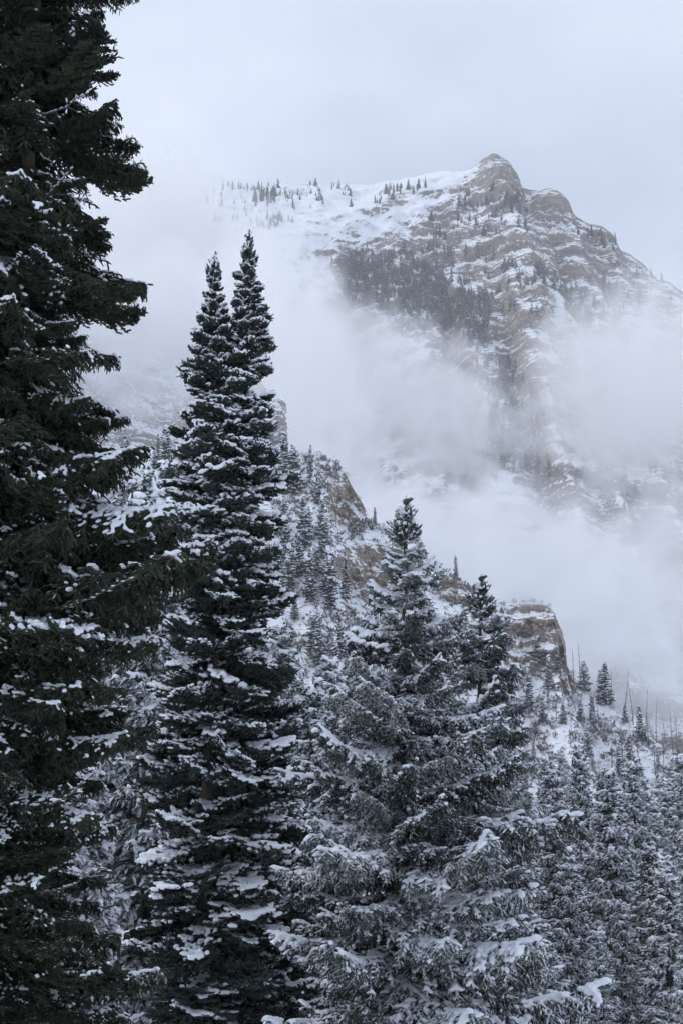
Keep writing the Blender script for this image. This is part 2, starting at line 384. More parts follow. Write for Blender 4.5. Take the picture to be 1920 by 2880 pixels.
# ------------------------------------------------------------------ valley floor
def ground_z(x, y):
    x = np.asarray(x, float); y = np.asarray(y, float)
    z = -9.0*sstep(3, 26, y) + 0.6*fbm(x/14.0, y/14.0, 0.3, 3)*sstep(4, 30, np.abs(y))
    z = z + 3.0*sstep(150, 260, y) + 10*sstep(60, 200, np.abs(x))*sstep(40, 120, y) - 25*sstep(320, 600, y)
    return z
gx = np.concatenate([np.linspace(-2600, -140, 30), np.linspace(-130, 130, 90), np.linspace(140, 2600, 30)])
gy = np.concatenate([np.linspace(-600, -20, 12), np.linspace(-15, 330, 110), np.linspace(340, 2600, 40)])
GX, GY = np.meshgrid(gx, gy); GZ = ground_z(GX, GY)
M_SNOW_G = mat_snow('ground_snow', 0.8, 0.1)
me = mesh_np('ground', np.stack([GX, GY, GZ], -1).reshape(-1, 3), grid_faces(*GX.shape)[:, ::-1], M_SNOW_G, smooth=True)
put('ground', me, label='snow covered valley floor beneath the trees', kind='structure')
# ------------------------------------------------------------------ conifer library
def mat_needles(name, dark, light, dust, scale=3.0, cover=0.85):
    """Needles: dark green with browner and lighter tufts; 'dust' is how much fine snow sticks on the upper side of twigs."""
    m, n, l, b = new_mat(name)
    geo = n.new('ShaderNodeNewGeometry'); tc = n.new('ShaderNodeTexCoord'); oi = n.new('ShaderNodeObjectInfo')
    f = noise_node(n, l, scale, 3, 0.6, tc.outputs['Object'])
    f = math_node(n, l, 'ADD', f, math_node(n, l, 'MULTIPLY_ADD', oi.outputs['Random'], 0.24, -0.12))
    c = ramp(n, l, f, [(0.32, dark), (0.62, light), (0.82, (light[0]*1.5, light[1]*1.15, light[2]*0.8))])
    if dust > 0:
        sx = n.new('ShaderNodeSeparateXYZ'); l.new(geo.outputs['Normal'], sx.inputs[0])
        fine = noise_node(n, l, 14.0, 3, 0.7, geo.outputs['Position'])
        fine = math_node(n, l, 'ADD', fine, math_node(n, l, 'MULTIPLY_ADD', oi.outputs['Random'], 0.22, -0.11))
        d = math_node(n, l, 'ADD', math_node(n, l, 'MULTIPLY', sx.outputs['Z'], 0.6), math_node(n, l, 'MULTIPLY_ADD', fine, 1.6, -0.8))
        mr = n.new('ShaderNodeMapRange'); mr.inputs['From Min'].default_value = 0.75 - dust; mr.inputs['From Max'].default_value = 1.0 - dust
        l.new(d, mr.inputs['Value'])
        c = mix_rgb(n, l, math_node(n, l, 'MULTIPLY', mr.outputs[0], cover), c, SNOW)
    l.new(c, b.inputs['Base Color']); b.inputs['Roughness'].default_value = 0.75
    return m
def mat_bark(name, a=(0.045, 0.036, 0.030), c=(0.13, 0.11, 0.095)):
    m, n, l, b = new_mat(name)
    tc = n.new('ShaderNodeTexCoord')
    f = noise_node(n, l, 5.0, 6, 0.7, tc.outputs['Object'], (3, 3, 0.6))
    l.new(ramp(n, l, f, [(0.3, a), (0.7, c)]), b.inputs['Base Color']); bump(n, l, f, 0.8, 0.03, b)
    return m
M_FIR = mat_needles('fir_needles', (0.015, 0.022, 0.020), (0.036, 0.050, 0.042), 0.20)
M_FIRD = mat_needles('dark_fir_needles', (0.013, 0.018, 0.012), (0.035, 0.045, 0.027), 0.18)
M_DOUG = mat_needles('douglas_needles', (0.024, 0.034, 0.030), (0.058, 0.074, 0.064), 0.60)
M_MID = mat_needles('frosted_needles', (0.030, 0.046, 0.046), (0.062, 0.086, 0.080), 0.76, 1.2, 0.80)
M_BARK = mat_bark('bark'); M_GREY = mat_bark('weathered_wood', (0.09, 0.08, 0.075), (0.24, 0.22, 0.21))
M_SNOW = mat_snow('tree_snow', 14.0, 0.02)

def _frame(d):
    d = d / (np.linalg.norm(d, axis=-1, keepdims=True) + 1e-9)
    up = np.zeros_like(d); up[..., 2] = 1
    s = np.cross(d, up); ln = np.linalg.norm(s, axis=-1, keepdims=True)
    s = np.where(ln < 1e-4, np.array((0., 1., 0.)), s/(ln + 1e-9))
    return d, s, np.cross(s, d)
def sleeves(rng, P, D, Ln, R, sides=5, rings=((0.0, 0.62), (0.4, 1.0), (0.8, 0.8)), jit=0.45, curl=0.0):
    """n bristly tapered twigs at once. P start, D direction, Ln length, R radius."""
    n = len(P); d, s, w = _frame(D); k = len(rings)
    V = np.zeros((n, k*sides + 1, 3))
    ang0 = rng.uniform(0, 6.28, n)
    for i, (t, q) in enumerate(rings):
        c = P + d*(Ln*t)[:, None]; c[:, 2] += curl*Ln*t*t
        for j in range(sides):
            a = ang0 + j*2*math.pi/sides + i*0.6
            rr = R*q*(1 + jit*rng.uniform(-1, 1, n))
            V[:, i*sides + j] = c + s*(np.cos(a)*rr)[:, None] + w*(np.sin(a)*rr)[:, None] + d*(Ln*0.12*rng.uniform(-1, 1, n))[:, None]
    tip = P + d*Ln[:, None]; tip[:, 2] += curl*Ln; V[:, -1] = tip
    base = (np.arange(n)*(k*sides + 1))[:, None, None]
    q = [[i*sides + j, i*sides + (j+1) % sides, (i+1)*sides + (j+1) % sides, (i+1)*sides + j] for i in range(k-1) for j in range(sides)]
    t = [[(k-1)*sides + j, (k-1)*sides + (j+1) % sides, k*sides] for j in range(sides)]
    return V.reshape(-1, 3), (base + np.array(q)[None]).reshape(-1, 4), (base + np.array(t)[None]).reshape(-1, 3)
def tubes(A, B, ra, rb, sides=4):
    n = len(A); d, s, w = _frame(B - A)
    V = np.zeros((n, 2*sides, 3))
    for j in range(sides):
        a = j*2*math.pi/sides
        o = s*math.cos(a) + w*math.sin(a)
        V[:, j] = A + o*np.asarray(ra)[:, None]; V[:, sides + j] = B + o*np.asarray(rb)[:, None]
    q = np.array([[j, (j+1) % sides, sides + (j+1) % sides, sides + j] for j in range(sides)])
    return V.reshape(-1, 3), ((np.arange(n)*2*sides)[:, None, None] + q[None]).reshape(-1, 4)
def limb(path, radii, sides=8):
    """One continuous tapered tube along a path."""
    path = np.asarray(path, float); radii = np.asarray(radii, float)
    d = np.gradient(path, axis=0); d, s, w = _frame(d)
    vert = np.abs(d[:, 2]) > 0.9
    s[vert] = (1, 0, 0); w[vert] = (0, 1, 0)
    a = np.arange(sides)*2*math.pi/sides
    V = path[:, None] + radii[:, None, None]*(s[:, None]*np.cos(a)[None, :, None] + w[:, None]*np.sin(a)[None, :, None])
    n = len(path); i = np.arange(n*sides).reshape(n, sides); nx = np.roll(i, -1, 1)
    return V.reshape(-1, 3), np.stack([i[:-1], nx[:-1], nx[1:], i[1:]], -1).reshape(-1, 4)

_ico = bmesh.new(); bmesh.ops.create_icosphere(_ico, subdivisions=1, radius=1.0)
_ico.verts.ensure_lookup_table()
ICO_V = np.array([v.co[:] for v in _ico.verts]); ICO_F = np.array([[v.index for v in f.verts] for f in _ico.faces]); _ico.free()
def puffs(C, D, R, stretch, flat):
    d, s, w = _frame(D * np.array((1, 1, 0.4)))
    V = C[:, None] + R[:, None, None]*(d[:, None]*(ICO_V[:, 0]*1.0)[None, :, None]*stretch + s[:, None]*ICO_V[:, 1][None, :, None] + w[:, None]*(ICO_V[:, 2]*flat)[None, :, None])
    return V.reshape(-1, 3), ((np.arange(len(C))*len(ICO_V))[:, None, None] + ICO_F[None]).reshape(-1, 3)
_tmp_n = [0]
def snow_mesh(name, C, D, R, voxel, mat, stretch=1.5, flat=0.75):
    """Snow lying on twigs: puffs melted together into one lumpy skin."""
    if len(C) < 1:
        C = np.zeros((1, 3)); D = np.array([[1., 0, 0]]); R = np.array([0.02])
    V, Fc = puffs(C, D, R, stretch, flat)
    me = mesh_np('tmp', V, Fc, mat)
    o = bpy.data.objects.new('tmp', me); col.objects.link(o)
    r = o.modifiers.new('r', 'REMESH'); r.mode = 'VOXEL'; r.voxel_size = voxel
    k = o.modifiers.new('s', 'SMOOTH'); k.iterations = 1; k.factor = 0.4
    dc = o.modifiers.new('d', 'DECIMATE'); dc.ratio = 0.27
    ev = o.evaluated_get(bpy.context.evaluated_depsgraph_get())
    out = bpy.data.meshes.new_from_object(ev)
    out.name = name
    bpy.data.objects.remove(o); bpy.data.meshes.remove(me)
    out.polygons.foreach_set('use_smooth', np.full(len(out.polygons), True))
    if not out.materials: out.materials.append(mat)
    return out

def make_bough(rng, L, kind, fine=1.0):
    """One bough, growing along +X from the trunk. Returns needle parts, wood parts and the places where snow can rest."""
    fir = kind == 'fir'
    ns = 14; t = np.linspace(0, 1, ns)
    sag = rng.uniform(0.02, 0.10) if fir else rng.uniform(0.05, 0.16)
    lift = rng.uniform(0.05, 0.14) if fir else rng.uniform(0.02, 0.12)
    ax = np.stack([L*t, 0.05*L*np.sin(t*rng.uniform(2, 5) + rng.uniform(0, 6))*t, -sag*L*np.sin(t*math.pi*0.9) + lift*L*t**3], 1)
    wood = [limb(ax, np.linspace(0.016*L + 0.006, 0.006, ns), 5)]
    step = (0.085 if fir else 0.10)*fine
    lanes = 3 if fir else 3
    m = int(L*0.93/step)*lanes
    s = np.clip((0.06*L + (np.arange(m)//lanes)*step + rng.uniform(-.03, .03, m))/L, 0, 0.985)
    lane = np.arange(m) % lanes; side = np.where(lane == 0, 1.0, np.where(lane == 1, -1.0, rng.uniform(-.6, .6, m)))
    P = np.stack([np.interp(s, t, ax[:, k]) for k in range(3)], 1)
    prof = (0.34 + 0.66*np.clip(s/0.35, 0, 1))*(1 - s)**(0.75)
    W = (0.50 if fir else 0.42)*L if L > 1.4 else 0.55*L
    Ls = (W*prof + 0.10)*rng.uniform(0.65, 1.25, m)
    ang = np.radians(rng.uniform(42, 66, m))
    D = np.stack([np.cos(ang), side*np.sin(ang), rng.uniform(-0.15, 0.25, m) if fir else rng.uniform(-0.35, 0.1, m)], 1)
    D[:, 2] += np.where(lane == 2, rng.uniform(-1.1, 0.15, m) if fir else rng.uniform(-1.2, 0.1, m), rng.uniform(-.2, .2, m))
    Ls = np.where(lane == 2, Ls*0.62, Ls)
    D /= np.linalg.norm(D, axis=1)[:, None]
    tP, tD, tL, tR = [], [], [], []; sC, sD, sR = [], [], []
    nseg = 7; cur = P.copy(); d = D.copy()
    for k in range(nseg):
        h = Ls/nseg; nxt = cur + d*h[:, None]
        wood.append(tubes(cur, nxt, np.full(m, 0.009*(1 - k/nseg) + 0.003), np.full(m, 0.009*(1 - (k+1)/nseg) + 0.003), 3))
        tP.append(cur - d*0.01); tD.append(d.copy()); tL.append(h*1.25 + 0.02); tR.append(np.full(m, 0.026 if fir else 0.022)*rng.uniform(.8, 1.2, m))
        sC.append(cur); sD.append(d.copy()); sR.append(np.full(m, 0.050))
        for sd in (1, -1):
            a2 = np.radians(rng.uniform(35, 65, m))*sd
            _, sv, wv = _frame(d)
            td = d*np.cos(a2)[:, None] + sv*np.sin(a2)[:, None] + wv*(rng.uniform(-0.15, 0.35, m) if fir else rng.uniform(-0.75, -0.05, m))[:, None]
            ln = (rng.uniform(0.09, 0.22, m) if fir else rng.uniform(0.10, 0.27, m))*(1 - 0.35*k/nseg)
            keep = rng.random(m) < 0.92
            tP.append((cur + d*h[:, None]*rng.uniform(0, 1, m)[:, None])[keep]); tD.append(td[keep]); tL.append(ln[keep]); tR.append((np.full(m, 0.025 if fir else 0.020)*rng.uniform(.75, 1.2, m))[keep])
            mid = cur + td*ln[:, None]*0.55
            sC.append(mid); sD.append(td); sR.append(np.full(m, 0.042))
        d = d + np.stack([np.zeros(m), np.zeros(m), (rng.uniform(-0.02, 0.10, m) if fir else rng.uniform(-0.22, 0.02, m))], 1)
        d[:, 0] += 0.06; d /= np.linalg.norm(d, axis=1)[:, None]; cur = nxt
    # tufts along the main axis and at its tip
    a = int(L/0.07); s2 = np.linspace(0.12, 1.0, a)
    P2 = np.stack([np.interp(s2, t, ax[:, k]) for k in range(3)], 1)
    D2 = np.stack([np.full(a, 0.8), rng.uniform(-.7, .7, a), rng.uniform(-0.1, 0.7, a) if fir else rng.uniform(-0.5, 0.5, a)], 1)
    tP.append(P2); tD.append(D2); tL.append(rng.uniform(0.08, 0.17, a)); tR.append(np.full(a, 0.030))
    sC.append(P2); sD.append(np.tile([1., 0, 0], (a, 1))); sR.append(np.full(a, 0.060))
    return (np.concatenate(tP), np.concatenate(tD), np.concatenate(tL), np.concatenate(tR)), wood, (np.concatenate(sC), np.concatenate(sD), np.concatenate(sR)), m

def join_arrays(parts):
    """parts: list of (V, [faces...], material index)."""
    VV, FF, MI, off = [], [], [], 0
    for V, fs, mi in parts:
        VV.append(V)
        for f in fs:
            FF.append(np.asarray(f) + off); MI.append(np.full(len(f), mi))
        off += len(V)
    # group by face size so that material indices stay in order
    return np.concatenate(VV), FF, np.concatenate(MI)
def bough_variant(seed, L, kind, mat, covers, voxel=0.019, puff=1.0, fine=1.0):
    rng = np.random.RandomState(seed)
    (tP, tD, tL, tR), wood, (sC, sD, sR), nbr = make_bough(rng, L, kind, fine)
    V, q, tri = sleeves(rng, tP, tD, tL*(0.5 + 0.5*fine), tR*fine, 4, curl=0.12 if kind == 'fir' else -0.12)
    parts = [(V, [q, tri], 0)] + [(v, [f], 1) for v, f in wood]
    VV, FF, MI = join_arrays(parts)
    me = mesh_np('bough', VV, FF, [mat, M_BARK], MI)
    snows = []
    patch = fbm(sC[:, 0]*2.2 + seed, sC[:, 1]*2.6, 0.5, 3)
    # only what is not roofed over by a higher twig can catch snow
    key = np.round(sC[:, :2]/0.09).astype(int); top = {}
    for kx, z in zip(map(tuple, key), sC[:, 2]): top[kx] = max(top.get(kx, -9), z)
    open_ = sC[:, 2] > np.array([top[tuple(kk)] for kk in key]) - 0.05
    per = rng.uniform(-.55, .55, nbr); own = np.concatenate([np.tile(per, 21), np.full(len(sC) - 21*nbr, 0.25)])
    for cov in covers:
        lump = fbm(sC[:, 0]*7.0 + seed, sC[:, 1]*7.0, 2.5, 2)
        sel = open_ & (0.75*patch + 0.6*lump + rng.uniform(-.3, .3, len(patch)) + (own if kind != 'fir' else 0.6*own) + 0.25*(sC[:, 0]/L - 0.5) > np.interp(cov, [0, 0.5, 1], [0.75, 0.02, -0.75]))
        C = sC[sel] + np.array((0, 0, 0.050 if kind == 'fir' else 0.036)); R = sR[sel]*rng.uniform(0.6, 1.3, sel.sum())*(1.22 if kind == 'fir' else 1.0)*puff
        snows.append(snow_mesh('snow_load', C, sD[sel], R, voxel, M_SNOW, 1.45 if kind == 'fir' else 1.9, 0.9))
    return me, snows, L

def spire_variant(seed, h, mat):
    """The leading shoot of a fir: a stiff upright stem ringed by ascending tufts."""
    rng = np.random.RandomState(seed); P, D, Ln = [], [], []; sC = []
    z = 0.0
    while z < h*0.92:
        w = (1 - z/h)
        for k in range(rng.randint(5, 8)):
            a = rng.uniform(0, 6.28); d = np.array((math.cos(a), math.sin(a), rng.uniform(0.5, 1.3)))
            ln = (0.10 + 0.34*w)*rng.uniform(0.7, 1.2)
            P.append((0, 0, z)); D.append(d); Ln.append(ln)
            dn = d/np.linalg.norm(d)
            sC.append(np.array((0, 0, z)) + dn*ln*rng.uniform(.5, .95))
            for q in (0.4, 0.7):
                b2 = a + rng.uniform(-1.1, 1.1)
                P.append(np.array((0, 0, z)) + dn*ln*q); D.append((math.cos(b2), math.sin(b2), rng.uniform(0.2, 1.0))); Ln.append(ln*0.5)
        z += rng.uniform(0.09, 0.16)
    P, D, Ln = np.array(P, float), np.array(D, float), np.array(Ln)
    V, q, tri = sleeves(rng, P, D, Ln, np.full(len(P), 0.030), 5, curl=0.25)
    lv, lf = limb([(0, 0, -0.2), (0, 0, h*0.5), (0, 0, h)], [0.03, 0.02, 0.010], 6)
    tv, tq, tt = sleeves(rng, np.array([[0, 0, h*0.6]]), np.array([[0.02, 0, 1.]]), np.array([h*0.42]), np.array([0.03]))
    VV, FF, MI = join_arrays([(V, [q, tri], 0), (tv, [tq, tt], 0), (lv, [lf], 1)])
    me = mesh_np('leader', VV, FF, [mat, M_BARK], MI)
    sC = np.array(sC); sel = rng.random(len(sC)) < 0.85
    sn = snow_mesh('snow_load', sC[sel] + (0, 0, .03), np.tile([1., .2, 0], (sel.sum(), 1)), rng.uniform(.05, .085, sel.sum()), 0.022, M_SNOW, 1.1, 0.8)
    return me, sn

# pools of boughs: (mesh, [light snow, medium, heavy], length)
COV = (0.40, 0.64, 0.90)
FIR_L = [bough_variant(11 + i, 2.0, 'fir', M_FIR, COV) for i in range(4)]
FIR_S = [bough_variant(31 + i, 1.0, 'fir', M_FIR, COV) for i in range(4)]
DARK_L = [bough_variant(51 + i, 2.7, 'fir' if i % 3 == 2 else 'douglas', M_FIRD, (0.20, 0.42, 0.66), 0.015, 0.66, 0.80) for i in range(5)]
DOUG_L = [bough_variant(71 + i, 2.9, 'douglas', M_DOUG, (0.3, 0.50, 0.70), 0.018, 0.86) for i in range(5)]
DOUG_S = [bough_variant(91 + i, 1.2, 'douglas', M_DOUG, (0.3, 0.55, 0.85)) for i in range(4)]
SPIRE = spire_variant(5, 1.1, M_FIR); SPIRE2 = spire_variant(6, 0.9, M_FIR); SPIRE_D = spire_variant(8, 1.0, M_DOUG)
# ------------------------------------------------------------------ the great firs in front
def add_bough(tree, pool, rng, loc, az, pitch, length, snow, roll=0.0):
    me, snows, L = pool[rng.randint(len(pool))]
    k = length / L
    o = bpy.data.objects.new('bough', me); col.objects.link(o); o.parent = tree
    o.location = loc; o.rotation_euler = (roll, -pitch, az); o.scale = (k, k*rng.uniform(.85, 1.2)*(1 if rng.random() < .5 else -1), k*rng.uniform(0.9, 1.1))
    o.rotation_mode = 'XYZ'
    if snow >= 0:
        put('snow_load', snows[snow], o, kind='stuff')
    return o
def big_tree(name, label, cat, base, stems, pools, snow_fn, seed, spacing, per, pitch_fn, max_boughs=300, default_r=None, group=None, zhi=99.0):
    """stems: list of (path, trunk radius, env) with path in world metres top last, env(z, side) the crown radius left (-1) / right (+1)."""
    rng = np.random.RandomState(seed)
    t = put(name, None, label=label, cat=cat, group=group); t.location = base
    base = np.asarray(base, float); jobs = []
    for path, rad, env, zlo in stems:
        path = np.asarray(path, float); zs = path[:, 2]
        fine = np.linspace(zs[0], zs[-1], 40)
        pp = np.stack([np.interp(fine, zs, path[:, k]) for k in range(3)], 1) - base
        rr = np.interp(fine, [zs[0], zs[-1]], [rad, 0.02])
        V, f = limb(pp, rr, 12)
        put('trunk', mesh_np('trunk', V, f, M_BARK, smooth=True), t)
        z = zlo; a = rng.uniform(0, 6.28)
        while z < min(zhi, zs[-1] - 0.35):
            n = per(z, zs[-1])
            for k in range(n):
                a += 2.39996 + rng.uniform(-.35, .35)
                z2 = z + rng.uniform(-.5, .5)*spacing(z, zs[-1])
                c = np.array([np.interp(z2, zs, path[:, k2]) for k2 in range(3)])
                p = pitch_fn((zs[-1] - z2), rng)
                s_ = math.cos(a)                       # +1 to the picture's right
                w = abs(s_)
                side = 1 if s_ > 0 else -1
                zt = z2 + 0.8*env(z2, side)*math.sin(p)
                r_side = env(zt, side); r_mid = 0.5*(env(zt, 1) + env(zt, -1)) if default_r is None else default_r(zt)
                r = (r_side*w + r_mid*(1 - w)) * (rng.uniform(0.50, 1.0) if rng.random() < .35 else rng.uniform(0.85, 1.2))
                jobs.append((r, c - base, a, p, z2))
            z += spacing(z, zs[-1])
    if len(jobs) > max_boughs:
        rng.shuffle(jobs); jobs = jobs[:max_boughs]
    for r, c, a, p, z2 in jobs:
        pool = pools[1] if r < 1.25 else pools[0]
        add_bough(t, pool, rng, c, a, p, max(r, 0.13)/max(math.cos(p), 0.5), snow_fn(z2, a, rng), rng.uniform(-.4, .4))
    return t, rng
def env_px(cu_fn, Y, left, right):
    """Crown outline read off as picture heights and half widths, turned into metres at distance Y."""
    zl = np.array([at(341, v, Y)[2] for v, _ in left])[::-1]; wl_ = np.array([w for _, w in left])[::-1]*Y/F
    zr = np.array([at(341, v, Y)[2] for v, _ in right])[::-1]; wr_ = np.array([w for _, w in right])[::-1]*Y/F
    return lambda z, s: float(np.interp(z, zr, wr_) if s > 0 else np.interp(z, zl, wl_))

# twin-stemmed fir
YT = 36.0
envA = env_px(None, YT, [(258, 2), (280, 9), (300, 13), (325, 20), (345, 25), (362, 30), (368, 46), (374, 34), (400, 36), (430, 44), (470, 48), (520, 50), (600, 54), (700, 62), (800, 66), (900, 70), (1100, 75)],
              [(258, 3), (280, 8), (330, 18), (400, 28), (600, 40), (800, 60), (1100, 75)])
envB = env_px(None, YT, [(240, 2), (270, 12), (330, 20), (400, 26), (600, 40), (800, 60), (1100, 75)],
              [(240, 3), (262, 11), (290, 17), (318, 26), (327, 40), (335, 26), (362, 36), (385, 40), (400, 30), (425, 34), (450, 44), (470, 58), (480, 66), (495, 50), (520, 46), (560, 52), (600, 58), (660, 60), (740, 66), (820, 76), (900, 84), (1100, 90)])
gz = float(ground_z(at(200, 900, YT)[0], YT))
bx = at(199, 1100, YT)[0]
pathA = [(bx, YT, gz - .2), tuple(at(207, 800, YT)), tuple(at(216, 600, YT)), tuple(at(219, 450, YT)), tuple(at(214, 262, YT))]
pathB = [tuple(at(205, 840, YT)), tuple(at(222, 720, YT)), tuple(at(236, 600, YT)), tuple(at(241, 450, YT)), tuple(at(248, 245, YT))]
def snow_twin(z, a, rng):
    h = np.interp(z, [-6, 3, 8, 12], [0, 1, 2, 3])
    r = rng.random()
    if h < 1: return -1 if r < .30 else (0 if r < .72 else (1 if r < .95 else 2))
    if h < 2: return -1 if r < .18 else (0 if r < .55 else (1 if r < .9 else 2))
    return -1 if r < .03 else (0 if r < .15 else (1 if r < .5 else 2))
pathB = [(bx + .75, YT + .5, gz - .2), tuple(at(224, 800, YT + .5)), tuple(at(236, 600, YT + .4)), tuple(at(241, 450, YT + .2)), tuple(at(248, 245, YT))]
for path, env, rad, lab, sp, sd_ in ((pathA, envA, .30, 'tall fir with the lower left spire of the close pair in the middle', SPIRE2, 3), (pathB, envB, .27, 'tall fir with the higher right spire of the close pair in the middle', SPIRE, 4)):
    tr, rg = big_tree('fir_tree', lab, 'tree', (path[0][0], path[0][1], gz),
        [(path, rad, env, float(at(341, 1050, YT)[2]))], (FIR_L, FIR_S), snow_twin, sd_,
        lambda z, zt: float(np.interp(zt - z, [0, 3, 9, 20], [0.14, 0.26, 0.40, 0.52])), lambda z, zt: 5,
        lambda dz, rng: float(np.interp(dz, [0, 1.5, 5, 12, 20], [0.70, 0.32, 0.05, -0.12, -0.22])) + rng.uniform(-.24, .24), group='close pair of tall firs')
    o = put('leader', sp[0], tr); o.location = np.array(path[-1]) - np.array((path[0][0], path[0][1], gz)) - (0, 0, 0.65); o.scale = (.6, .6, 1)
    put('snow_load', sp[1], o, kind='stuff')

# dark fir at the left edge
YL = 22.0
envL = env_px(None, YL, [(-500, 40), (-200, 130), (1100, 200)],
    [(-500, 30), (-250, 80), (-120, 92), (-40, 100), (0, 80), (30, 84), (48, 60), (66, 108), (85, 112), (110, 90), (148, 116), (168, 88), (190, 100), (212, 86), (243, 122), (262, 118), (290, 108), (318, 114), (338, 80), (352, 104),
     (380, 100), (402, 116), (425, 148), (450, 156), (480, 172), (520, 190), (550, 205), (566, 215), (590, 190), (620, 160), (660, 155), (700, 138), (740, 122), (790, 112), (840, 110), (900, 140), (960, 152), (1020, 130), (1150, 150)])
gz = float(ground_z(-5, YL))
lx = at(10, 512, YL)[0]
pathL = [(lx - .15, YL, gz - .2), (lx, YL, 4.0), (lx + .02, YL, 21.0)]
def snow_left(z, a, rng):
    r = rng.random()
    q = float(np.interp(z, [0, 5], [.12, 0]))
    return -1 if r < .30 + q else (0 if r < .72 + q else (1 if r < .93 else 2))
left_fir, rg = big_tree('fir_tree', 'dark tall fir at the left edge, its top cut off, with little snow', 'tree', (lx - .15, YL, gz),
    [(pathL, 0.36, envL, -2.0)], (DARK_L, DARK_L), snow_left, 9,
    lambda z, zt: 0.385, lambda z, zt: 6 if z < 6 else 5, lambda dz, rng: float(np.interp(dz, [0, 4, 10, 20], [0.10, -0.12, -0.26, -0.34])) + rng.uniform(-.22, .22), default_r=lambda z: 2.3, zhi=17.0)

def dead_branch(tree, base, root, tip, seed):
    """A bare twig that has lost its needles, with a line of snow on it."""
    rng = np.random.RandomState(seed); n = 9; t = np.linspace(0, 1, n)[:, None]
    path = np.asarray(root)*(1 - t) + np.asarray(tip)*t + np.array((0, 0, -.22))*np.sin(t*math.pi) + rng.normal(0, .018, (n, 3))
    path = path - np.asarray(base)
    V, f = limb(path, np.linspace(.022, .006, n), 5); A, B = [], []
    for k in range(9):
        i = rng.randint(3, n); d = (path[-1] - path[0])/np.linalg.norm(path[-1] - path[0]) + rng.normal(0, .55, 3); ln = rng.uniform(.10, .34)
        A.append(path[i]); B.append(path[i] + d*ln)
    A, B = np.array(A), np.array(B); tv, tf = tubes(A, B, np.full(len(A), .007), np.full(len(A), .004), 3)
    VV, FF, MI = join_arrays([(V, [f], 0), (tv, [tf], 0)])
    o = put('dead_branch', mesh_np('dead_branch', VV, FF, M_GREY, MI), tree)
    C = np.concatenate([path[3:] + (0, 0, .016), (path[3:-1] + path[4:])/2 + (0, 0, .016), A*.4 + B*.6 + (0, 0, .008)])
    D = np.concatenate([np.tile(path[-1] - path[0], (2*n - 7, 1)), B - A])
    put('snow_load', snow_mesh('snow_load', C, D, np.full(len(C), .017), .009, M_SNOW, 4.0, .7), o, kind='stuff')
lb = (lx - .15, YL, float(ground_z(-5, YL)))
for k, (ru, rv, tu, tv_, dy) in enumerate(((12, 600, 121, 583, -2.3), (12, 800, 92, 775, -2.2), (10, 110, 88, 92, -1.9), (12, 205, 70, 168, -2.0), (14, 700, 150, 690, -1.5), (10, 880, 100, 868, -2.0))):
    rp = at(ru, rv, YL - .25); dead_branch(left_fir, lb, rp, at(tu, tv_, YL + dy), 60 + k)

# snow-laden conifer right of the middle
YC = 30.0
envC = env_px(None, YC, [(498, 2), (520, 11), (545, 20), (575, 30), (600, 42), (640, 54), (680, 66), (720, 86), (760, 98), (800, 120), (850, 112), (900, 118), (950, 112), (1100, 120)],
    [(498, 2), (520, 9), (545, 24), (580, 36), (600, 48), (640, 70), (690, 88), (735, 112), (765, 96), (790, 110), (825, 158), (860, 140), (900, 122), (940, 160), (985, 195), (1010, 170), (1100, 180)])
gz = float(ground_z(1.2, YC)); bxc = at(392, 1100, YC)[0]
pathC = [(bxc, YC, gz - .2), tuple(at(397, 900, YC)), tuple(at(402, 700, YC)), tuple(at(405, 506, YC))]
def snow_c(z, a, rng):
    r = rng.random()
    if z > 5: return 0 if r < .12 else (1 if r < .55 else 2)
    return -1 if r < .06 else (0 if r < .34 else (1 if r < .80 else 2))
doug, rg = big_tree('conifer_tree', 'broad conifer right of the middle with heavy snow on long drooping boughs', 'tree', (bxc, YC, gz),
    [(pathC, 0.20, envC, float(at(341, 1080, YC)[2]))], (DOUG_L, DOUG_S), snow_c, 21,
    lambda z, zt: float(np.interp(zt - z, [0, 3, 9], [0.2, 0.32, 0.42])), lambda z, zt: 5,
    lambda dz, rng: float(np.interp(dz, [0, 1.5, 4, 11], [0.7, 0.35, 0.10, -0.08])) + rng.uniform(-.2, .2))
o = put('leader', SPIRE_D[0], doug); o.location = np.array(pathC[-1]) - np.array((bxc, YC, gz)) - (0, 0, 0.8); put('snow_load', SPIRE_D[1], o, kind='stuff')

# darker conifer close behind it
YD = 37.0
envD = env_px(None, YD, [(570, 2), (600, 18), (650, 40), (720, 60), (800, 70), (1100, 80)],
    [(570, 2), (592, 16), (612, 27), (640, 34), (670, 42), (700, 54), (740, 50), (800, 62), (900, 70), (1100, 80)])
gz = float(ground_z(3.6, YD)); bxd = at(474, 1100, YD)[0]
pathD = [(bxd, YD, gz - .2), tuple(at(477, 800, YD)), tuple(at(480, 582, YD))]
def snow_d(z, a, rng):
    r = rng.random()
    return -1 if r < .3 else (0 if r < .75 else 1)
behind, rg = big_tree('conifer_tree', 'darker conifer close behind the broad snow-laden one, its thin tip leaning free', 'tree', (bxd, YD, gz),
    [(pathD, 0.2, envD, float(at(341, 1060, YD)[2]))], (DOUG_L, DOUG_S), snow_d, 33,
    lambda z, zt: 0.40, lambda z, zt: 5, lambda dz, rng: float(np.interp(dz, [0, 1.5, 4, 11], [0.7, 0.3, 0.0, -0.2])) + rng.uniform(-.2, .2), max_boughs=180)
o = put('leader', SPIRE_D[0], behind); o.location = np.array(pathD[-1]) - np.array((bxd, YD, gz)) - (0, 0, 0.8); put('snow_load', SPIRE_D[1], o, kind='stuff')
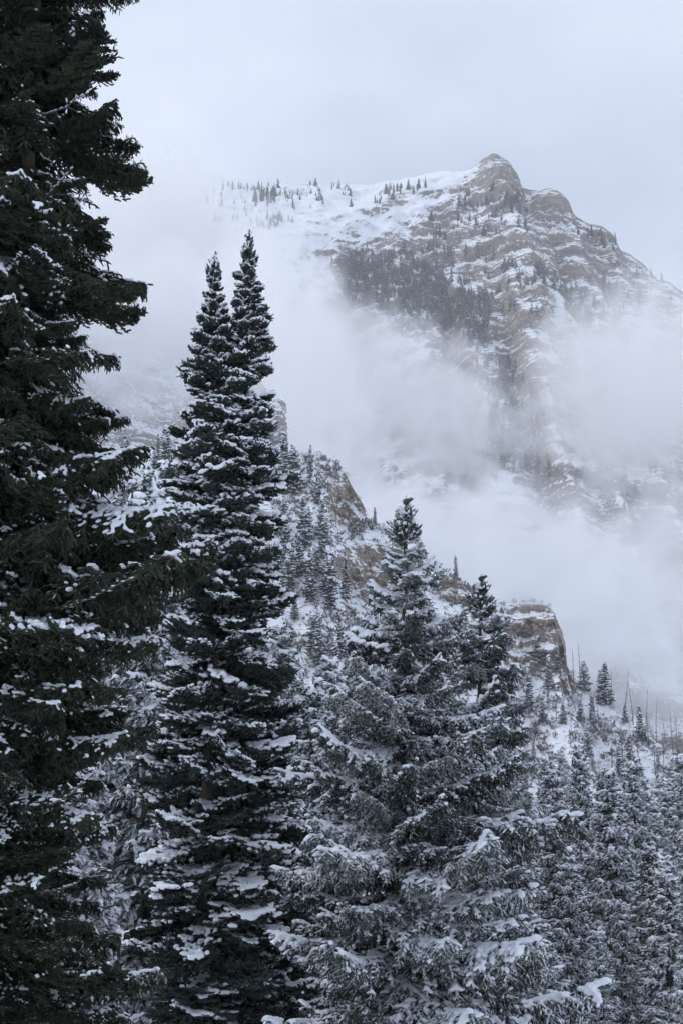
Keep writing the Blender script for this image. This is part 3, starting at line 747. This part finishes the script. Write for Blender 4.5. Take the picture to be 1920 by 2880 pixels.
# ------------------------------------------------------------------ frosted forest on the valley floor and the spur
def mid_tree(seed, h=12.0, r=2.3, dens=1.0, snow=0.5, coarse=0.9, mat=None, ragged=0.0):
    """One mid-distance conifer: trunk, crown and the snow on it as three meshes (base at the origin)."""
    rng = np.random.RandomState(seed)
    path = np.stack([0.10*np.sin(np.linspace(0, 3, 10) + seed), 0.10*np.cos(np.linspace(0, 2, 10)), np.linspace(-0.4, h, 10)], 1)
    tv, tf = limb(path, np.linspace(0.17, 0.02, 10), 7)
    trunk = mesh_np('trunk', tv, tf, M_BARK, smooth=True)
    P, D, Ln, R = [], [], [], []; wood = []; C, CD, CR = [], [], []
    z = 0.10*h; a = 0.0
    while z < h - 0.25:
        f = (h - z)/h
        for k in range(5):
            a += 2.4 + rng.uniform(-.4, .4)
            L = (r*(f**0.80)*rng.uniform(0.65 - ragged, 1.12 + .6*ragged) + 0.18)
            el = np.interp(f, [0, .15, .5, 1], [0.8, 0.25, -0.05, -0.25]) + rng.uniform(-.2, .2)
            dx = np.array((math.cos(a)*math.cos(el), math.sin(a)*math.cos(el), math.sin(el)))
            sd = np.array((-math.sin(a), math.cos(a), 0))
            o = np.array((0, 0, z + rng.uniform(-.15, .15)))
            nb = max(3, int(L/0.16*dens)); s = (np.arange(nb) + rng.uniform(0, 1, nb))/nb
            s = 0.12 + 0.88*s
            ax = o + dx*(s*L)[:, None]; ax[:, 2] -= 0.10*L*np.sin(s*2.6)
            wood.append((o, o + dx*L))
            for side in (-1, 1, 0):
                ln = L*(0.42 if side else 0.22)*(1 - s)**0.6*rng.uniform(.6, 1.2, nb) + 0.14
                dd = dx*0.65 + sd*side*0.8 + np.stack([rng.uniform(-.3, .3, nb), rng.uniform(-.3, .3, nb), rng.uniform(-.55, .25, nb)], 1)
                P.append(ax); D.append(dd); Ln.append(ln); R.append(np.full(nb, 0.08*coarse)*rng.uniform(.7, 1.2, nb))
                un = dd/np.linalg.norm(dd, axis=1)[:, None]
                for t_ in (0.45, 0.8):                      # side twigs
                    d2 = un + sd*rng.uniform(-1, 1, nb)[:, None] + dx*0.3 + np.stack([np.zeros(nb), np.zeros(nb), rng.uniform(-.9, .1, nb)], 1)
                    P.append(ax + un*(ln*t_)[:, None]); D.append(d2); Ln.append(ln*0.35 + 0.1); R.append(np.full(nb, 0.06*coarse))
                C.append(ax + un*(ln*0.6)[:, None]); CD.append(un); CR.append(np.full(nb, 0.085*coarse)*rng.uniform(.6, 1.3, nb))
        z += np.interp(f, [0, 1], [0.20, 0.42])/dens
    P, D, Ln, R = map(np.concatenate, (P, D, Ln, R))
    V, q, t3 = sleeves(rng, P, D, Ln, R, 3, ((0.0, 0.6), (0.5, 1.0)), 0.4, -0.1)
    A = np.array([w[0] for w in wood]); B = np.array([w[1] for w in wood])
    wv, wf = tubes(A, B, np.full(len(A), 0.035), np.full(len(A), 0.01), 3)
    VV, FF, MI = join_arrays([(V, [q, t3], 0), (wv, [wf], 1)])
    crown = mesh_np('crown', VV, FF, [mat or M_MID, M_BARK], MI)
    C, CD, CR = map(np.concatenate, (C, CD, CR))
    patch = fbm(C[:, 0]*1.1 + seed, C[:, 1]*1.1, C[:, 2]*1.4, 2)
    rad = np.hypot(C[:, 0], C[:, 1])/(r*np.clip((h - C[:, 2])/h, 0.05, 1)**0.8 + 0.2)
    sel = patch + rng.uniform(-.3, .3, len(C)) + 0.5*(rad - 0.6) > np.interp(snow, [0, 1], [0.6, -0.5])
    sn = snow_mesh('snow', C[sel] + (0, 0, 0.07), CD[sel], CR[sel], 0.062*coarse, M_SNOW, 1.7, 0.75)
    return trunk, crown, sn, h
MIDS = [mid_tree(101, 13, 2.3, .85, 0.65), mid_tree(102, 12, 2.7, .82, 0.72), mid_tree(103, 14, 2.0, .85, 0.6), mid_tree(104, 11, 2.4, .85, 0.78), mid_tree(105, 12, 1.9, .85, 0.55)]
M_SPUR = mat_needles('spur_needles', (0.026, 0.040, 0.038), (0.058, 0.080, 0.072), 0.30, 1.2, 0.6)
MIDS += [mid_tree(111, 11, 2.0, 0.62, 0.70, 1.7, M_SPUR, .3), mid_tree(112, 12, 1.7, 0.60, 0.62, 1.7, M_SPUR, .3), mid_tree(113, 10, 2.4, 0.62, 0.75, 1.7, M_SPUR, .35), mid_tree(114, 12, 1.5, 0.7, 0.66, 1.5, M_SPUR, .3)]
def place_mid(k, loc, h, rz, label, group, name='spruce_tree', lean=0.0, wide=1.0):
    trunk, crown, sn, h0 = MIDS[k]
    t = put(name, None, label=label, cat='tree', group=group)
    s = h/h0
    t.location = loc; t.rotation_euler = (lean, lean*0.5, rz); t.scale = (s*wide, s*wide, s)
    for nm, me in (('trunk', trunk), ('crown', crown), ('snow', sn)):
        put(nm, me, t, kind='stuff' if nm == 'snow' else None)
    return t
ORD = ['first', 'second', 'third', 'fourth', 'fifth', 'sixth', 'seventh', 'eighth', 'ninth', 'tenth', 'eleventh', 'twelfth', 'thirteenth', 'fourteenth', 'fifteenth', 'sixteenth', 'seventeenth', 'eighteenth', 'nineteenth', 'twentieth']
def ordinal(i):
    if i < 20: return ORD[i]
    n = i + 1
    return '%d%s' % (n, {1: 'st', 2: 'nd', 3: 'rd'}.get(n % 10 if n % 100 not in (11, 12, 13) else 0, 'th'))
rs = random.Random(4)
VMIN = [(-60, 470), (60, 480), (120, 470), (170, 520), (190, 590), (280, 600), (300, 668), (335, 655), (360, 640), (400, 640), (480, 680), (525, 742), (560, 735), (590, 742), (620, 752), (650, 748), (690, 752), (760, 740)]
def vmin(u): return float(np.interp(u, [p[0] for p in VMIN], [p[1] for p in VMIN]))
floor_trees = []
def try_tree(u, Y, dv, force=False):
    x = (u - 341)/F*Y
    gz = float(ground_z(x, Y))
    z = at(u, vmin(u) + dv, Y)[2]
    h = z - gz
    if (5.5 < h < 24) or force:
        for (x2, Y2, h2) in floor_trees:
            if (x - x2)**2 + (Y - Y2)**2 < (3.0 if Y < 80 else 4.2)**2: return
        floor_trees.append((x, Y, h))
for u, Y, dv in ((150, 72, -25), (164, 88, -60), (136, 66, -15), (173, 78, -35), (142, 92, -20), (85, 44, 225), (150, 50, 40), (125, 58, 10), (175, 62, 90), (60, 60, 120), (30, 52, 200), (140, 42, 250), (110, 75, 0), (312, 62, 10), (290, 48, 120), (330, 80, 0), (300, 70, 60), (345, 95, 10),
                 (548, 75, 25), (575, 92, 5), (600, 84, 50), (628, 98, 4), (660, 84, 20), (682, 76, 60), (640, 66, 90), (655, 58, 105), (690, 60, 130), (610, 62, 150), (560, 60, 110), (540, 48, 200), (588, 54, 180), (668, 48, 190)):
    try_tree(u, Y, dv, True)
for _ in range(2500):
    if len(floor_trees) > 125: break
    Y = rs.uniform(46, 215)
    if rs.random() > 0.35 + 60/Y: continue
    u = rs.uniform(-60, 745)
    if 175 < u < 290 and Y < 60: continue
    try_tree(u, Y, abs(rs.gauss(0, 1))*np.interp(Y, [40, 200], [190, 30]))
floor_trees.sort(key=lambda t: 341 + F*t[0]/t[1])
NEAR_LAB = {}
def where(u, Y):
    if u < 0: return 'hidden left of the dark fir'
    if u < 185: return 'between the dark fir and the fir pair'
    if u < 320: return 'behind the fir pair'
    if u < 530: return 'behind the broad conifer'
    return 'in the wood below the spur'
cnt = {}
tot = {}
for x, Y, h in floor_trees: tot[where(341 + F*x/Y, Y)] = tot.get(where(341 + F*x/Y, Y), 0) + 1
for i, (x, Y, h) in enumerate(floor_trees):
    u = 341 + F*x/Y; wh = where(u, Y); k = cnt.get(wh, 0); cnt[wh] = k + 1
    size = 'tall' if h > 14 else ('young' if h < 9 else 'middling')
    place_mid(rs.randrange(5), (x, Y, float(ground_z(x, Y)) - .1), h, rs.uniform(0, 6.28),
              f'{size} frosted spruce {wh}, {ordinal(k)} from the left', 'frosted spruces of the valley floor', wide=rs.uniform(.9, 1.25) if h < 14 else rs.uniform(.75, .95))

# spruces on the spur
flat = np.stack([RX, RY, RZ], -1).reshape(-1, 3); fu, fv, fk = RU.ravel(), RV.ravel(), RK.ravel()
rr = np.random.RandomState(12)
w = np.zeros(len(fu))
w += 1.0*((fu > 270) & (fu < 345) & (fv > 520))
w += 0.55*((fu > 270) & (fu < 400) & (fv > 470))
w += 0.30*((fu >= 345) & (fu < 520) & (fv > 540))
w += 0.45*((fu >= 500) & (fu < 600) & (fv > 655) & (fv < 760))
w += 0.30*((fu >= 560) & (fu < 740) & (fv > 680) & (fv < 800))
w += 0.35*((fu < 270)) + 1.2*((fu > 110) & (fu < 200) & (fv > 455) & (fv < 600))
w *= (fk < 0.5)
order = rr.choice(len(fu), 6000, p=w/w.sum())
spur_trees = []
for sp in ((318, 505, 8.5), (322, 535, 9.0), (330, 610, 12.0), (322, 560, 10), (377, 520, 4.2), (345, 600, 10), (528, 705, 8), (548, 690, 7), (606, 704, 8.5), (600, 704, 7), (585, 690, 6), (592, 732, 4.2), (640, 740, 7), (536, 660, 5), (556, 672, 6)):
    j = np.argmin((fu - sp[0])**2 + (fv - sp[1])**2); spur_trees.append((*flat[j], sp[2]))
for j in order:
    if len(spur_trees) > 230: break
    x, y, z = flat[j]
    if 498 < fu[j] < 566 and fv[j] < 640: continue
    if (326 < fu[j] < 385 and 470 < fv[j] < 556) or (350 < fu[j] < 402 and 556 <= fv[j] < 650 and rr.rand() < .7): continue
    if all((x-a)**2 + (y-b)**2 > 9 for a, b, _, _ in spur_trees):
        spur_trees.append((x, y, z, rr.uniform(4.5, 9.5)*(1.25 if fu[j] < 345 else 0.75)))
spur_trees.sort(key=lambda t: t[0]/t[1])
for i, (x, y, z, h) in enumerate(spur_trees):
    place_mid(5 + rs.randrange(4), (x, y, z - .3), h, rs.uniform(0, 6.28), f'snow-dusted spruce rooted on the rocky spur, {ordinal(i)} from the left', 'spruces on the spur', wide=rs.uniform(.8, 1.25))

# dead standing trunks along the burnt right end of the spur
def snag_mesh(seed, h):
    rng = np.random.RandomState(seed); n = 9
    t = np.linspace(0, 1, n)
    path = np.stack([0.25*np.sin(t*2 + seed)*t, 0.2*np.cos(t*3 + seed)*t, h*t - .4], 1)
    V, f = limb(path, np.linspace(0.10, 0.025, n), 6); parts = [(V, [f], 0)]
    A, B = [], []
    for k in range(rng.randint(14, 40)):
        s = rng.uniform(.25, .97); a = rng.uniform(0, 6.28); ln = rng.uniform(.2, .9)*(1.1 - s)+.1
        p = np.array([np.interp(s, t, path[:, q]) for q in range(3)]); A.append(p); B.append(p + (math.cos(a)*ln, math.sin(a)*ln, rng.uniform(-.3, .4)*ln))
    A, B = np.array(A), np.array(B); tv, tf = tubes(A, B, np.full(len(A), .028), np.full(len(A), .012), 3); parts.append((tv, [tf], 0))
    VV, FF, MI = join_arrays(parts)
    C = A*0.5 + B*0.5 + (0, 0, .03)
    return mesh_np('trunk', VV, FF, [M_GREY], MI), snow_mesh('snow', np.concatenate([C, path[2:] + (0.05, 0, 0.02)]), np.concatenate([B - A, np.tile([0., 0, 1], (n-2, 1))]), np.full(len(C) + n - 2, .055), .035, M_SNOW, 2.2, .6)
SNAGS = [(snag_mesh(200 + i, 9.0), 9.0) for i in range(5)]
snags = [(672, 752, 8.5), (657, 742, 9), (648, 742, 7), (612, 708, 8), (624, 716, 10), (632, 722, 9), (566, 690, 6), (574, 690, 9), (578, 690, 10), (590, 705, 5), (556, 720, 6.5), (541, 725, 6.5), (610, 770, 9), (622, 776, 9), (676, 757, 9), (666, 748, 7), (645, 740, 10), (638, 765, 8), (655, 775, 8), (680, 775, 9), (336, 520, 11), (392, 548, 7.5), (395, 560, 6), (598, 725, 6), (586, 735, 5), (318, 640, 10), (604, 745, 5), (630, 745, 6), (662, 765, 6), (570, 735, 5)]
snags.sort(key=lambda s: s[0])
for i, (su, sv, h) in enumerate(snags):
    j = np.argmin((fu - su)**2 + (fv - sv)**2); (tm, sm_), h0 = SNAGS[i % 5]
    t = put('dead_tree', None, label=f'bare grey dead trunk standing on the snowy spur, {ordinal(i)} from the left', cat='dead tree', group='dead trunks on the spur')
    t.location = flat[j] - (0, 0, .2); s = h/h0; t.scale = (s, s, s); t.rotation_euler = (rs.uniform(-.09, .09), rs.uniform(-.13, .13), rs.uniform(0, 6.28))
    put('trunk', tm, t); put('snow', sm_, t, kind='stuff')

# leafless shrubs white with rime
def shrub_mesh(seed, h, levels=4):
    rng = np.random.RandomState(seed); A, B, ra = [], [], []
    cur = [(np.array((rng.uniform(-.15, .15)*h*.4, rng.uniform(-.15, .15)*h*.4, -.1)), np.array((rng.uniform(-.5, .5), rng.uniform(-.5, .5), 1.0)), h*0.36) for _ in range(6)]
    for lv in range(levels):
        nxt = []
        for p, d, ln in cur:
            d = d/np.linalg.norm(d); q = p + d*ln
            A.append(p); B.append(q); ra.append(0.010*h/2.5*(0.6**lv) + .003)
            for k in range(3):
                nxt.append((p + d*ln*rng.uniform(.55, 1), d + rng.normal(0, .8, 3)*np.array((1, 1, .7)) + (0, 0, .12), ln*rng.uniform(.55, .8)))
        cur = nxt
    A, B, ra = np.array(A), np.array(B), np.array(ra)
    V, f = tubes(A, B, ra, ra*.6, 3)
    me = mesh_np('stems', V, f, M_GREY)
    up = np.array((0, 0, 1.0))
    V2, f2 = tubes(A + up*ra[:, None]*0.9, B + up*ra[:, None]*0.7, ra*0.95, ra*0.75, 3)
    return me, mesh_np('rime', V2, f2, M_SNOW)
SHR = [shrub_mesh(300 + i, 2.6, 5) for i in range(4)]
shrubs = []
for u, v, Y, h in ((575, 915, 52, 3), (598, 925, 58, 3), (560, 890, 62, 3), (585, 880, 66, 3), (545, 940, 48, 3.0), (690, 965, 42, 3), (290, 940, 56, 3), (300, 900, 60, 3)):
    x, y, z = at(u, v, Y); shrubs.append((x, y, float(ground_z(x, y)) , min(h, 3.2)))
for j in rr.choice(len(fu), 1500, p=(w*(fu > 470))/(w*(fu > 470)).sum()):
    if len(shrubs) > 95: break
    x, y, z = flat[j]; shrubs.append((x, y, z, rr.uniform(1.2, 2.6)))
for px in (300, 308, 317, 322, 330, 338, 346, 358, 372, 384, 515, 522, 530, 540, 548, 573, 582, 595, 615, 628, 645):
    c = np.argmin(np.abs(RU[1] - px)); shrubs.append((RX[1, c], RY[1, c], RZ[1, c], rr.uniform(1.4, 3.2)))
shrubs.sort(key=lambda t: t[0]/t[1])
for i, (x, y, z, h) in enumerate(shrubs):
    k = i % 4
    t = put('shrub', None, label=f'leafless shrub white with rime, {ordinal(i)} from the left', cat='shrub', group='rimed shrubs'); s = h/2.6
    t.location = (x, y, z - .05); t.scale = (s, s, s); t.rotation_euler = (0, 0, rs.uniform(0, 6.28))
    put('stems', SHR[k][0], t); put('rime', SHR[k][1], t)

# low brush, rocks' edges and grass tussocks poking through the snow of the spur: one uncountable cover
rng = np.random.RandomState(5)
wb = ((fu > 270) & (fu < 720) & (fk < 0.75)).astype(float)*np.interp(fu, [540, 600], [1, .35])*(0.35 + np.clip(fbm(flat[:, 0]/7.0, flat[:, 1]/7.0, flat[:, 2]/7.0, 2), -0.3, 1))
wb = np.clip(wb, 0, None)*(fk < 0.45); pick = rng.choice(len(fu), 5200, p=wb/wb.sum())
nb = 6
P = np.repeat(flat[pick], nb, 0) + rng.normal(0, .25, (5200*nb, 3))*(1, 1, .3)
D = rng.normal(0, .7, (5200*nb, 3)) + (0, -0.2, .9)
Ln = np.repeat(rng.uniform(.35, 1.4, 5200), nb)*rng.uniform(.6, 1.2, 5200*nb)
V, q, t3 = sleeves(rng, P, D, Ln, Ln*.16, 3, ((0.0, 0.4), (0.5, 1.0)), .4, -.1)
M_BRUSH = mat_needles('rimed_brush', (0.08, 0.074, 0.074), (0.16, 0.145, 0.14), 0.68, .6, 0.8)
put('undergrowth', mesh_np('undergrowth', V, [q, t3], M_BRUSH), label='low rimed brush poking through the snow on the spur', cat='undergrowth', kind='stuff')
# ------------------------------------------------------------------ trees on the mountain
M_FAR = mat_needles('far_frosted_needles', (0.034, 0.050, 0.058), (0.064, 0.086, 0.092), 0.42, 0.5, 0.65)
def far_tree(seed, h=14.0, r=2.0, tiers=11, per=8, sides=4, fat=1.0):
    """Ragged tiers of drooping sprays round a thin stem."""
    rng = np.random.RandomState(seed); P, D, Ln, R = [], [], [], []
    for k in range(tiers):
        f = k/(tiers - 1); z = h*(0.06 + 0.90*f); L = r*(1 - f)**0.8 + 0.3
        for j in range(per if k < tiers - 2 else 4):
            a = rng.uniform(0, 6.28); ln = L*rng.uniform(.6, 1.2)
            P.append((0, 0, z + rng.uniform(-.3, .3))); D.append((math.cos(a), math.sin(a), np.interp(f, [0, 1], [-.35, .9]))); Ln.append(ln); R.append(0.52*fat*(1 - .5*f))
    V, q, t3 = sleeves(rng, np.array(P, float), np.array(D, float), np.array(Ln), np.array(R), sides, ((0.0, 0.7), (0.5, 1.0)), 0.4, -0.12)
    return V, q, t3
FAR = []
for i in range(6):
    rng = np.random.RandomState(400 + i)
    V, q, t3 = far_tree(400 + i, 14.0, (2.6, 3.0, 2.2, 3.4, 2.0, 2.8)[i])
    lv, lf = limb([(0, 0, -.8), (0, 0, 7), (0, 0, 14)], [.22, .14, .04], 4)
    lo = far_tree(400 + i, 14.0, (2.6, 3.0, 2.2, 3.4, 2.0, 2.8)[i]*1.15, 9, 5, 3, 1.5)
    FAR.append((*lo, mesh_np('crown', V, [q, t3], M_FAR), mesh_np('trunk', lv, lf, M_BARK)))
mflat = np.stack([MX, MY, MZ], -1).reshape(-1, 3); mu, mv = MU.ravel(), MV.ravel(); msn = SNOWM.ravel()
rf = np.random.RandomState(77)
clump = fbm(MX/30.0, MY/60.0, MZ/24.0, 3).ravel()
PATCH = [  # outline in the picture, how many, clumpiness, single trees?, phrase
 ([(205, 186), (262, 183), (292, 184), (296, 224), (262, 236), (225, 232), (205, 222)], 150, 1.8, True, 'on the snowy plateau edge'),
 ([(292, 184), (362, 185), (350, 212), (300, 216)], 34, 1.0, True, 'on the open snow right of the plateau wood'),
 ([(380, 192), (404, 186), (434, 187), (432, 193), (404, 198), (372, 206)], 30, 0.2, True, 'on the dark outcrop in the snow bowl'),
 ([(452, 198), (505, 186), (524, 192), (530, 215), (500, 214), (455, 212)], 75, 0.6, True, 'in the belt under the summit'),
 ([(425, 215), (520, 218), (535, 238), (430, 240)], 40, 1.0, True, 'on the ledges below the summit'),
 ([(560, 216), (620, 240), (682, 285), (682, 306), (640, 290), (600, 250), (560, 226)], 30, 0.8, True, 'along the right-hand ridge'),
 ([(338, 266), (358, 252), (405, 250), (440, 278), (468, 300), (458, 324), (425, 334), (398, 320), (376, 310), (346, 300)], 560, 0.7, False, ''),
 ([(405, 240), (520, 262), (600, 300), (590, 330), (480, 310), (440, 280)], 120, 1.4, False, ''),
 ([(440, 290), (492, 296), (486, 345), (476, 360), (452, 335)], 150, 0.4, False, ''),
 ([(470, 358), (520, 370), (545, 420), (550, 480), (500, 470), (485, 410)], 190, 0.4, False, ''),
 ([(445, 440), (492, 440), (500, 482), (450, 476)], 110, 0.4, False, ''),
 ([(556, 290), (602, 280), (640, 300), (660, 360), (600, 370), (560, 335)], 170, 0.8, False, ''),
 ([(590, 400), (690, 400), (690, 520), (610, 520), (580, 460)], 110, 0.8, False, ''),
 ([(330, 262), (345, 262), (350, 300), (334, 300)], 26, 0.3, False, ''),
]
mass_V, mass_q, mass_t, off = [], [], [], 0
ix = 0
for poly, count, cl, single, phrase in PATCH:
    idx = np.nonzero(inside(mu, mv, poly))[0]
    if not len(idx): continue
    wgt = np.exp(2.2*cl*clump[idx]); wgt /= wgt.sum()
    pick = rf.choice(idx, min(count*2, len(idx)), replace=False, p=wgt)
    got = []
    for j in pick:
        if len(got) >= count: break
        p = mflat[j]
        if all((p[0]-g[0])**2 + (p[2]-g[2])**2 > (2.2 if single else 1.6)**2 for g in got): got.append(p)
    got.sort(key=lambda p: p[0]/p[1])
    for k, p in enumerate(got):
        h = (rf.uniform(6, 15) if rf.rand() < .6 else rf.uniform(4, 8)) if single else rf.uniform(6, 16); vi = rf.randint(6); s = h/14.0; wd = s*rf.uniform(.8, 1.45); rz = rf.uniform(0, 6.28)
        if single:
            t = put('mountain_spruce', None, label=f'tiny far spruce {phrase}, {ordinal(k)} from the left', cat='tree', group='far spruces high on the mountain')
            t.location = p - (0, 0, .5); t.scale = (wd, wd, s); t.rotation_euler = (0, 0, rz)
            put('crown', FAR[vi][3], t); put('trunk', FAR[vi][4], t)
        else:
            V, q, t3 = FAR[vi][:3]; c, s_ = math.cos(rz), math.sin(rz)
            W = np.stack([(V[:, 0]*c - V[:, 1]*s_)*wd + p[0], (V[:, 0]*s_ + V[:, 1]*c)*wd + p[1], V[:, 2]*s + p[2] - .5], 1)
            mass_V.append(W); mass_q.append(q + off); mass_t.append(t3 + off); off += len(V)
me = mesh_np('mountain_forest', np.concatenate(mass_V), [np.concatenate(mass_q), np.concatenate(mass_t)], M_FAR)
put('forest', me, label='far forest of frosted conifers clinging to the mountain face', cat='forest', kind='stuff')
HAZE = 0.00015
# ------------------------------------------------------------------ mist banks and haze
def mist_material(name, color):
    m = bpy.data.materials.new(name); m.use_nodes = True
    n, l = m.node_tree.nodes, m.node_tree.links; n.clear()
    o = n.new('ShaderNodeOutputMaterial'); p = n.new('ShaderNodeVolumePrincipled')
    p.inputs['Color'].default_value = (*color, 1); p.inputs['Density'].default_value = 1.0
    p.inputs['Anisotropy'].default_value = 0.0
    p.inputs['Density Attribute'].default_value = 'density'
    l.new(p.outputs[0], o.inputs['Volume'])
    return m
M_MIST = mist_material('mist', (0.996, 0.998, 1.0))
def mist_group(size, dens, seed, nscale, res, lo, hi, edge):
    """Fog that fills a unit ellipsoid (radius 1) and is torn into wisps by noise; evaluated into a voxel grid."""
    g = bpy.data.node_groups.new('mist_voxels', 'GeometryNodeTree')
    g.interface.new_socket('Geometry', in_out='OUTPUT', socket_type='NodeSocketGeometry')
    n, l = g.nodes, g.links
    out = n.new('NodeGroupOutput'); vc = n.new('GeometryNodeVolumeCube'); sm = n.new('GeometryNodeSetMaterial')
    vc.inputs['Min'].default_value = tuple(-k for k in size); vc.inputs['Max'].default_value = tuple(size)
    for k, r in zip(('Resolution X', 'Resolution Y', 'Resolution Z'), res): vc.inputs[k].default_value = r
    sm.inputs['Material'].default_value = M_MIST
    dv = n.new('ShaderNodeVectorMath'); dv.operation = 'DIVIDE'; dv.inputs[1].default_value = size
    l.new(n.new('GeometryNodeInputPosition').outputs[0], dv.inputs[0]); pos = dv.outputs[0]
    vl = n.new('ShaderNodeVectorMath'); vl.operation = 'LENGTH'; l.new(pos, vl.inputs[0])
    nz = n.new('ShaderNodeTexNoise'); nz.noise_dimensions = '4D'; nz.inputs['W'].default_value = seed; nz.inputs['Detail'].default_value = 5; nz.inputs['Roughness'].default_value = 0.62
    nz.inputs['Distortion'].default_value = 1.0
    vm = n.new('ShaderNodeVectorMath'); vm.operation = 'MULTIPLY'; vm.inputs[1].default_value = nscale
    l.new(pos, vm.inputs[0]); l.new(vm.outputs[0], nz.inputs['Vector']); nz.inputs['Scale'].default_value = 1.0
    # d = (1 - r) + edge*(noise - 0.5); density = dens * smoothstep(lo, hi, d) * fall-off to the box
    a = math_node(n, l, 'MULTIPLY_ADD', nz.outputs[0], edge, -0.5*edge)
    d = math_node(n, l, 'ADD', math_node(n, l, 'SUBTRACT', 1.0, vl.outputs['Value']), a)
    mr = n.new('ShaderNodeMapRange'); mr.interpolation_type = 'SMOOTHSTEP'; mr.inputs['From Min'].default_value = lo; mr.inputs['From Max'].default_value = hi
    l.new(d, mr.inputs['Value'])
    m2 = n.new('ShaderNodeMapRange'); m2.interpolation_type = 'SMOOTHSTEP'; m2.inputs['From Min'].default_value = 1.0; m2.inputs['From Max'].default_value = 0.7
    l.new(vl.outputs['Value'], m2.inputs['Value'])
    l.new(math_node(n, l, 'MULTIPLY', math_node(n, l, 'MULTIPLY', mr.outputs[0], m2.outputs[0]), dens), vc.inputs['Density'])
    l.new(vc.outputs[0], sm.inputs['Geometry']); l.new(sm.outputs[0], out.inputs[0])
    return g
# picture position, distance, half sizes (picture units wide, high; metres deep), optical depth through the middle, noise scale, label
MIST = [
 (285, 420, 700, 115, 225, 200, 9.0, (3.6, 2.4, 4.4), 1, -0.22, 'dense bright column of mist standing between the fir pair and the mountain'),
 (165, 262, 900, 150, 100, 170, 6.0, (3.8, 2.4, 3.4), 2, 0.1, 'mist bank swallowing the wooded end of the snowy plateau'),
 (455, 592, 620, 250, 112, 170, 8.0, (5.0, 2.6, 3.2), 3, 0.16, 'low white mist bank filling the valley above the spur'),
 (640, 388, 800, 155, 120, 160, 4.4, (4.0, 2.4, 3.6), 4, 0.25, 'mist bank drifting across the right flank of the mountain'),
 (415, 402, 830, 180, 85, 120, 3.2, (5.0, 2.4, 3.6), 5, 0.5, 'thin torn veil of mist across the middle of the mountain face'),
 (650, 610, 600, 170, 170, 140, 2.4, (3.4, 2.2, 3.4), 6, 0.3, 'pale veil of mist over the snow gully low on the right'),
 (150, 330, 392, 190, 130, 36, 3.6, (4.0, 1.8, 3.2), 7, 0.1, 'mist clinging to the grey cliff beside the dark fir'),
]
if not globals().get('NO_MIST'):
    for (cu, cv, Yd, hu, hv, hd, tau, ns, seed, tilt, lab) in MIST:
        c = at(cu, cv, Yd); sx, sz = hu*Yd/F, hv*Yd/F
        g = mist_group((sx, hd, sz), tau/(hd*1.1), seed*3.7, ns, (int(80*max(.6, min(1.6, sx/120))), 40, 72), 0.08, 0.75, 2.6)
        me = bpy.data.meshes.new('mist_bank')
        o = put('mist_bank', me, label=lab, cat='mist', kind='stuff')
        o.location = c; o.rotation_euler = (0, tilt, 0)
        md = o.modifiers.new('voxels', 'NODES'); md.node_group = g
    # even air haze round the whole place
    m = bpy.data.materials.new('haze'); m.use_nodes = True
    n, l = m.node_tree.nodes, m.node_tree.links; n.clear()
    o_ = n.new('ShaderNodeOutputMaterial'); p_ = n.new('ShaderNodeVolumePrincipled')
    p_.inputs['Color'].default_value = (0.97, 0.985, 1.0, 1); p_.inputs['Density'].default_value = HAZE
    l.new(p_.outputs[0], o_.inputs['Volume'])
    hb = bmesh.new(); bmesh.ops.create_cube(hb, size=1.0)
    me = bpy.data.meshes.new('haze'); hb.to_mesh(me); hb.free(); me.materials.append(m)
    o = put('haze', me, label='thin cold haze filling the valley air', cat='haze', kind='stuff')
    HZ = o
    o.scale = (5400, 3400, 960); o.location = (0, 1050, 420)
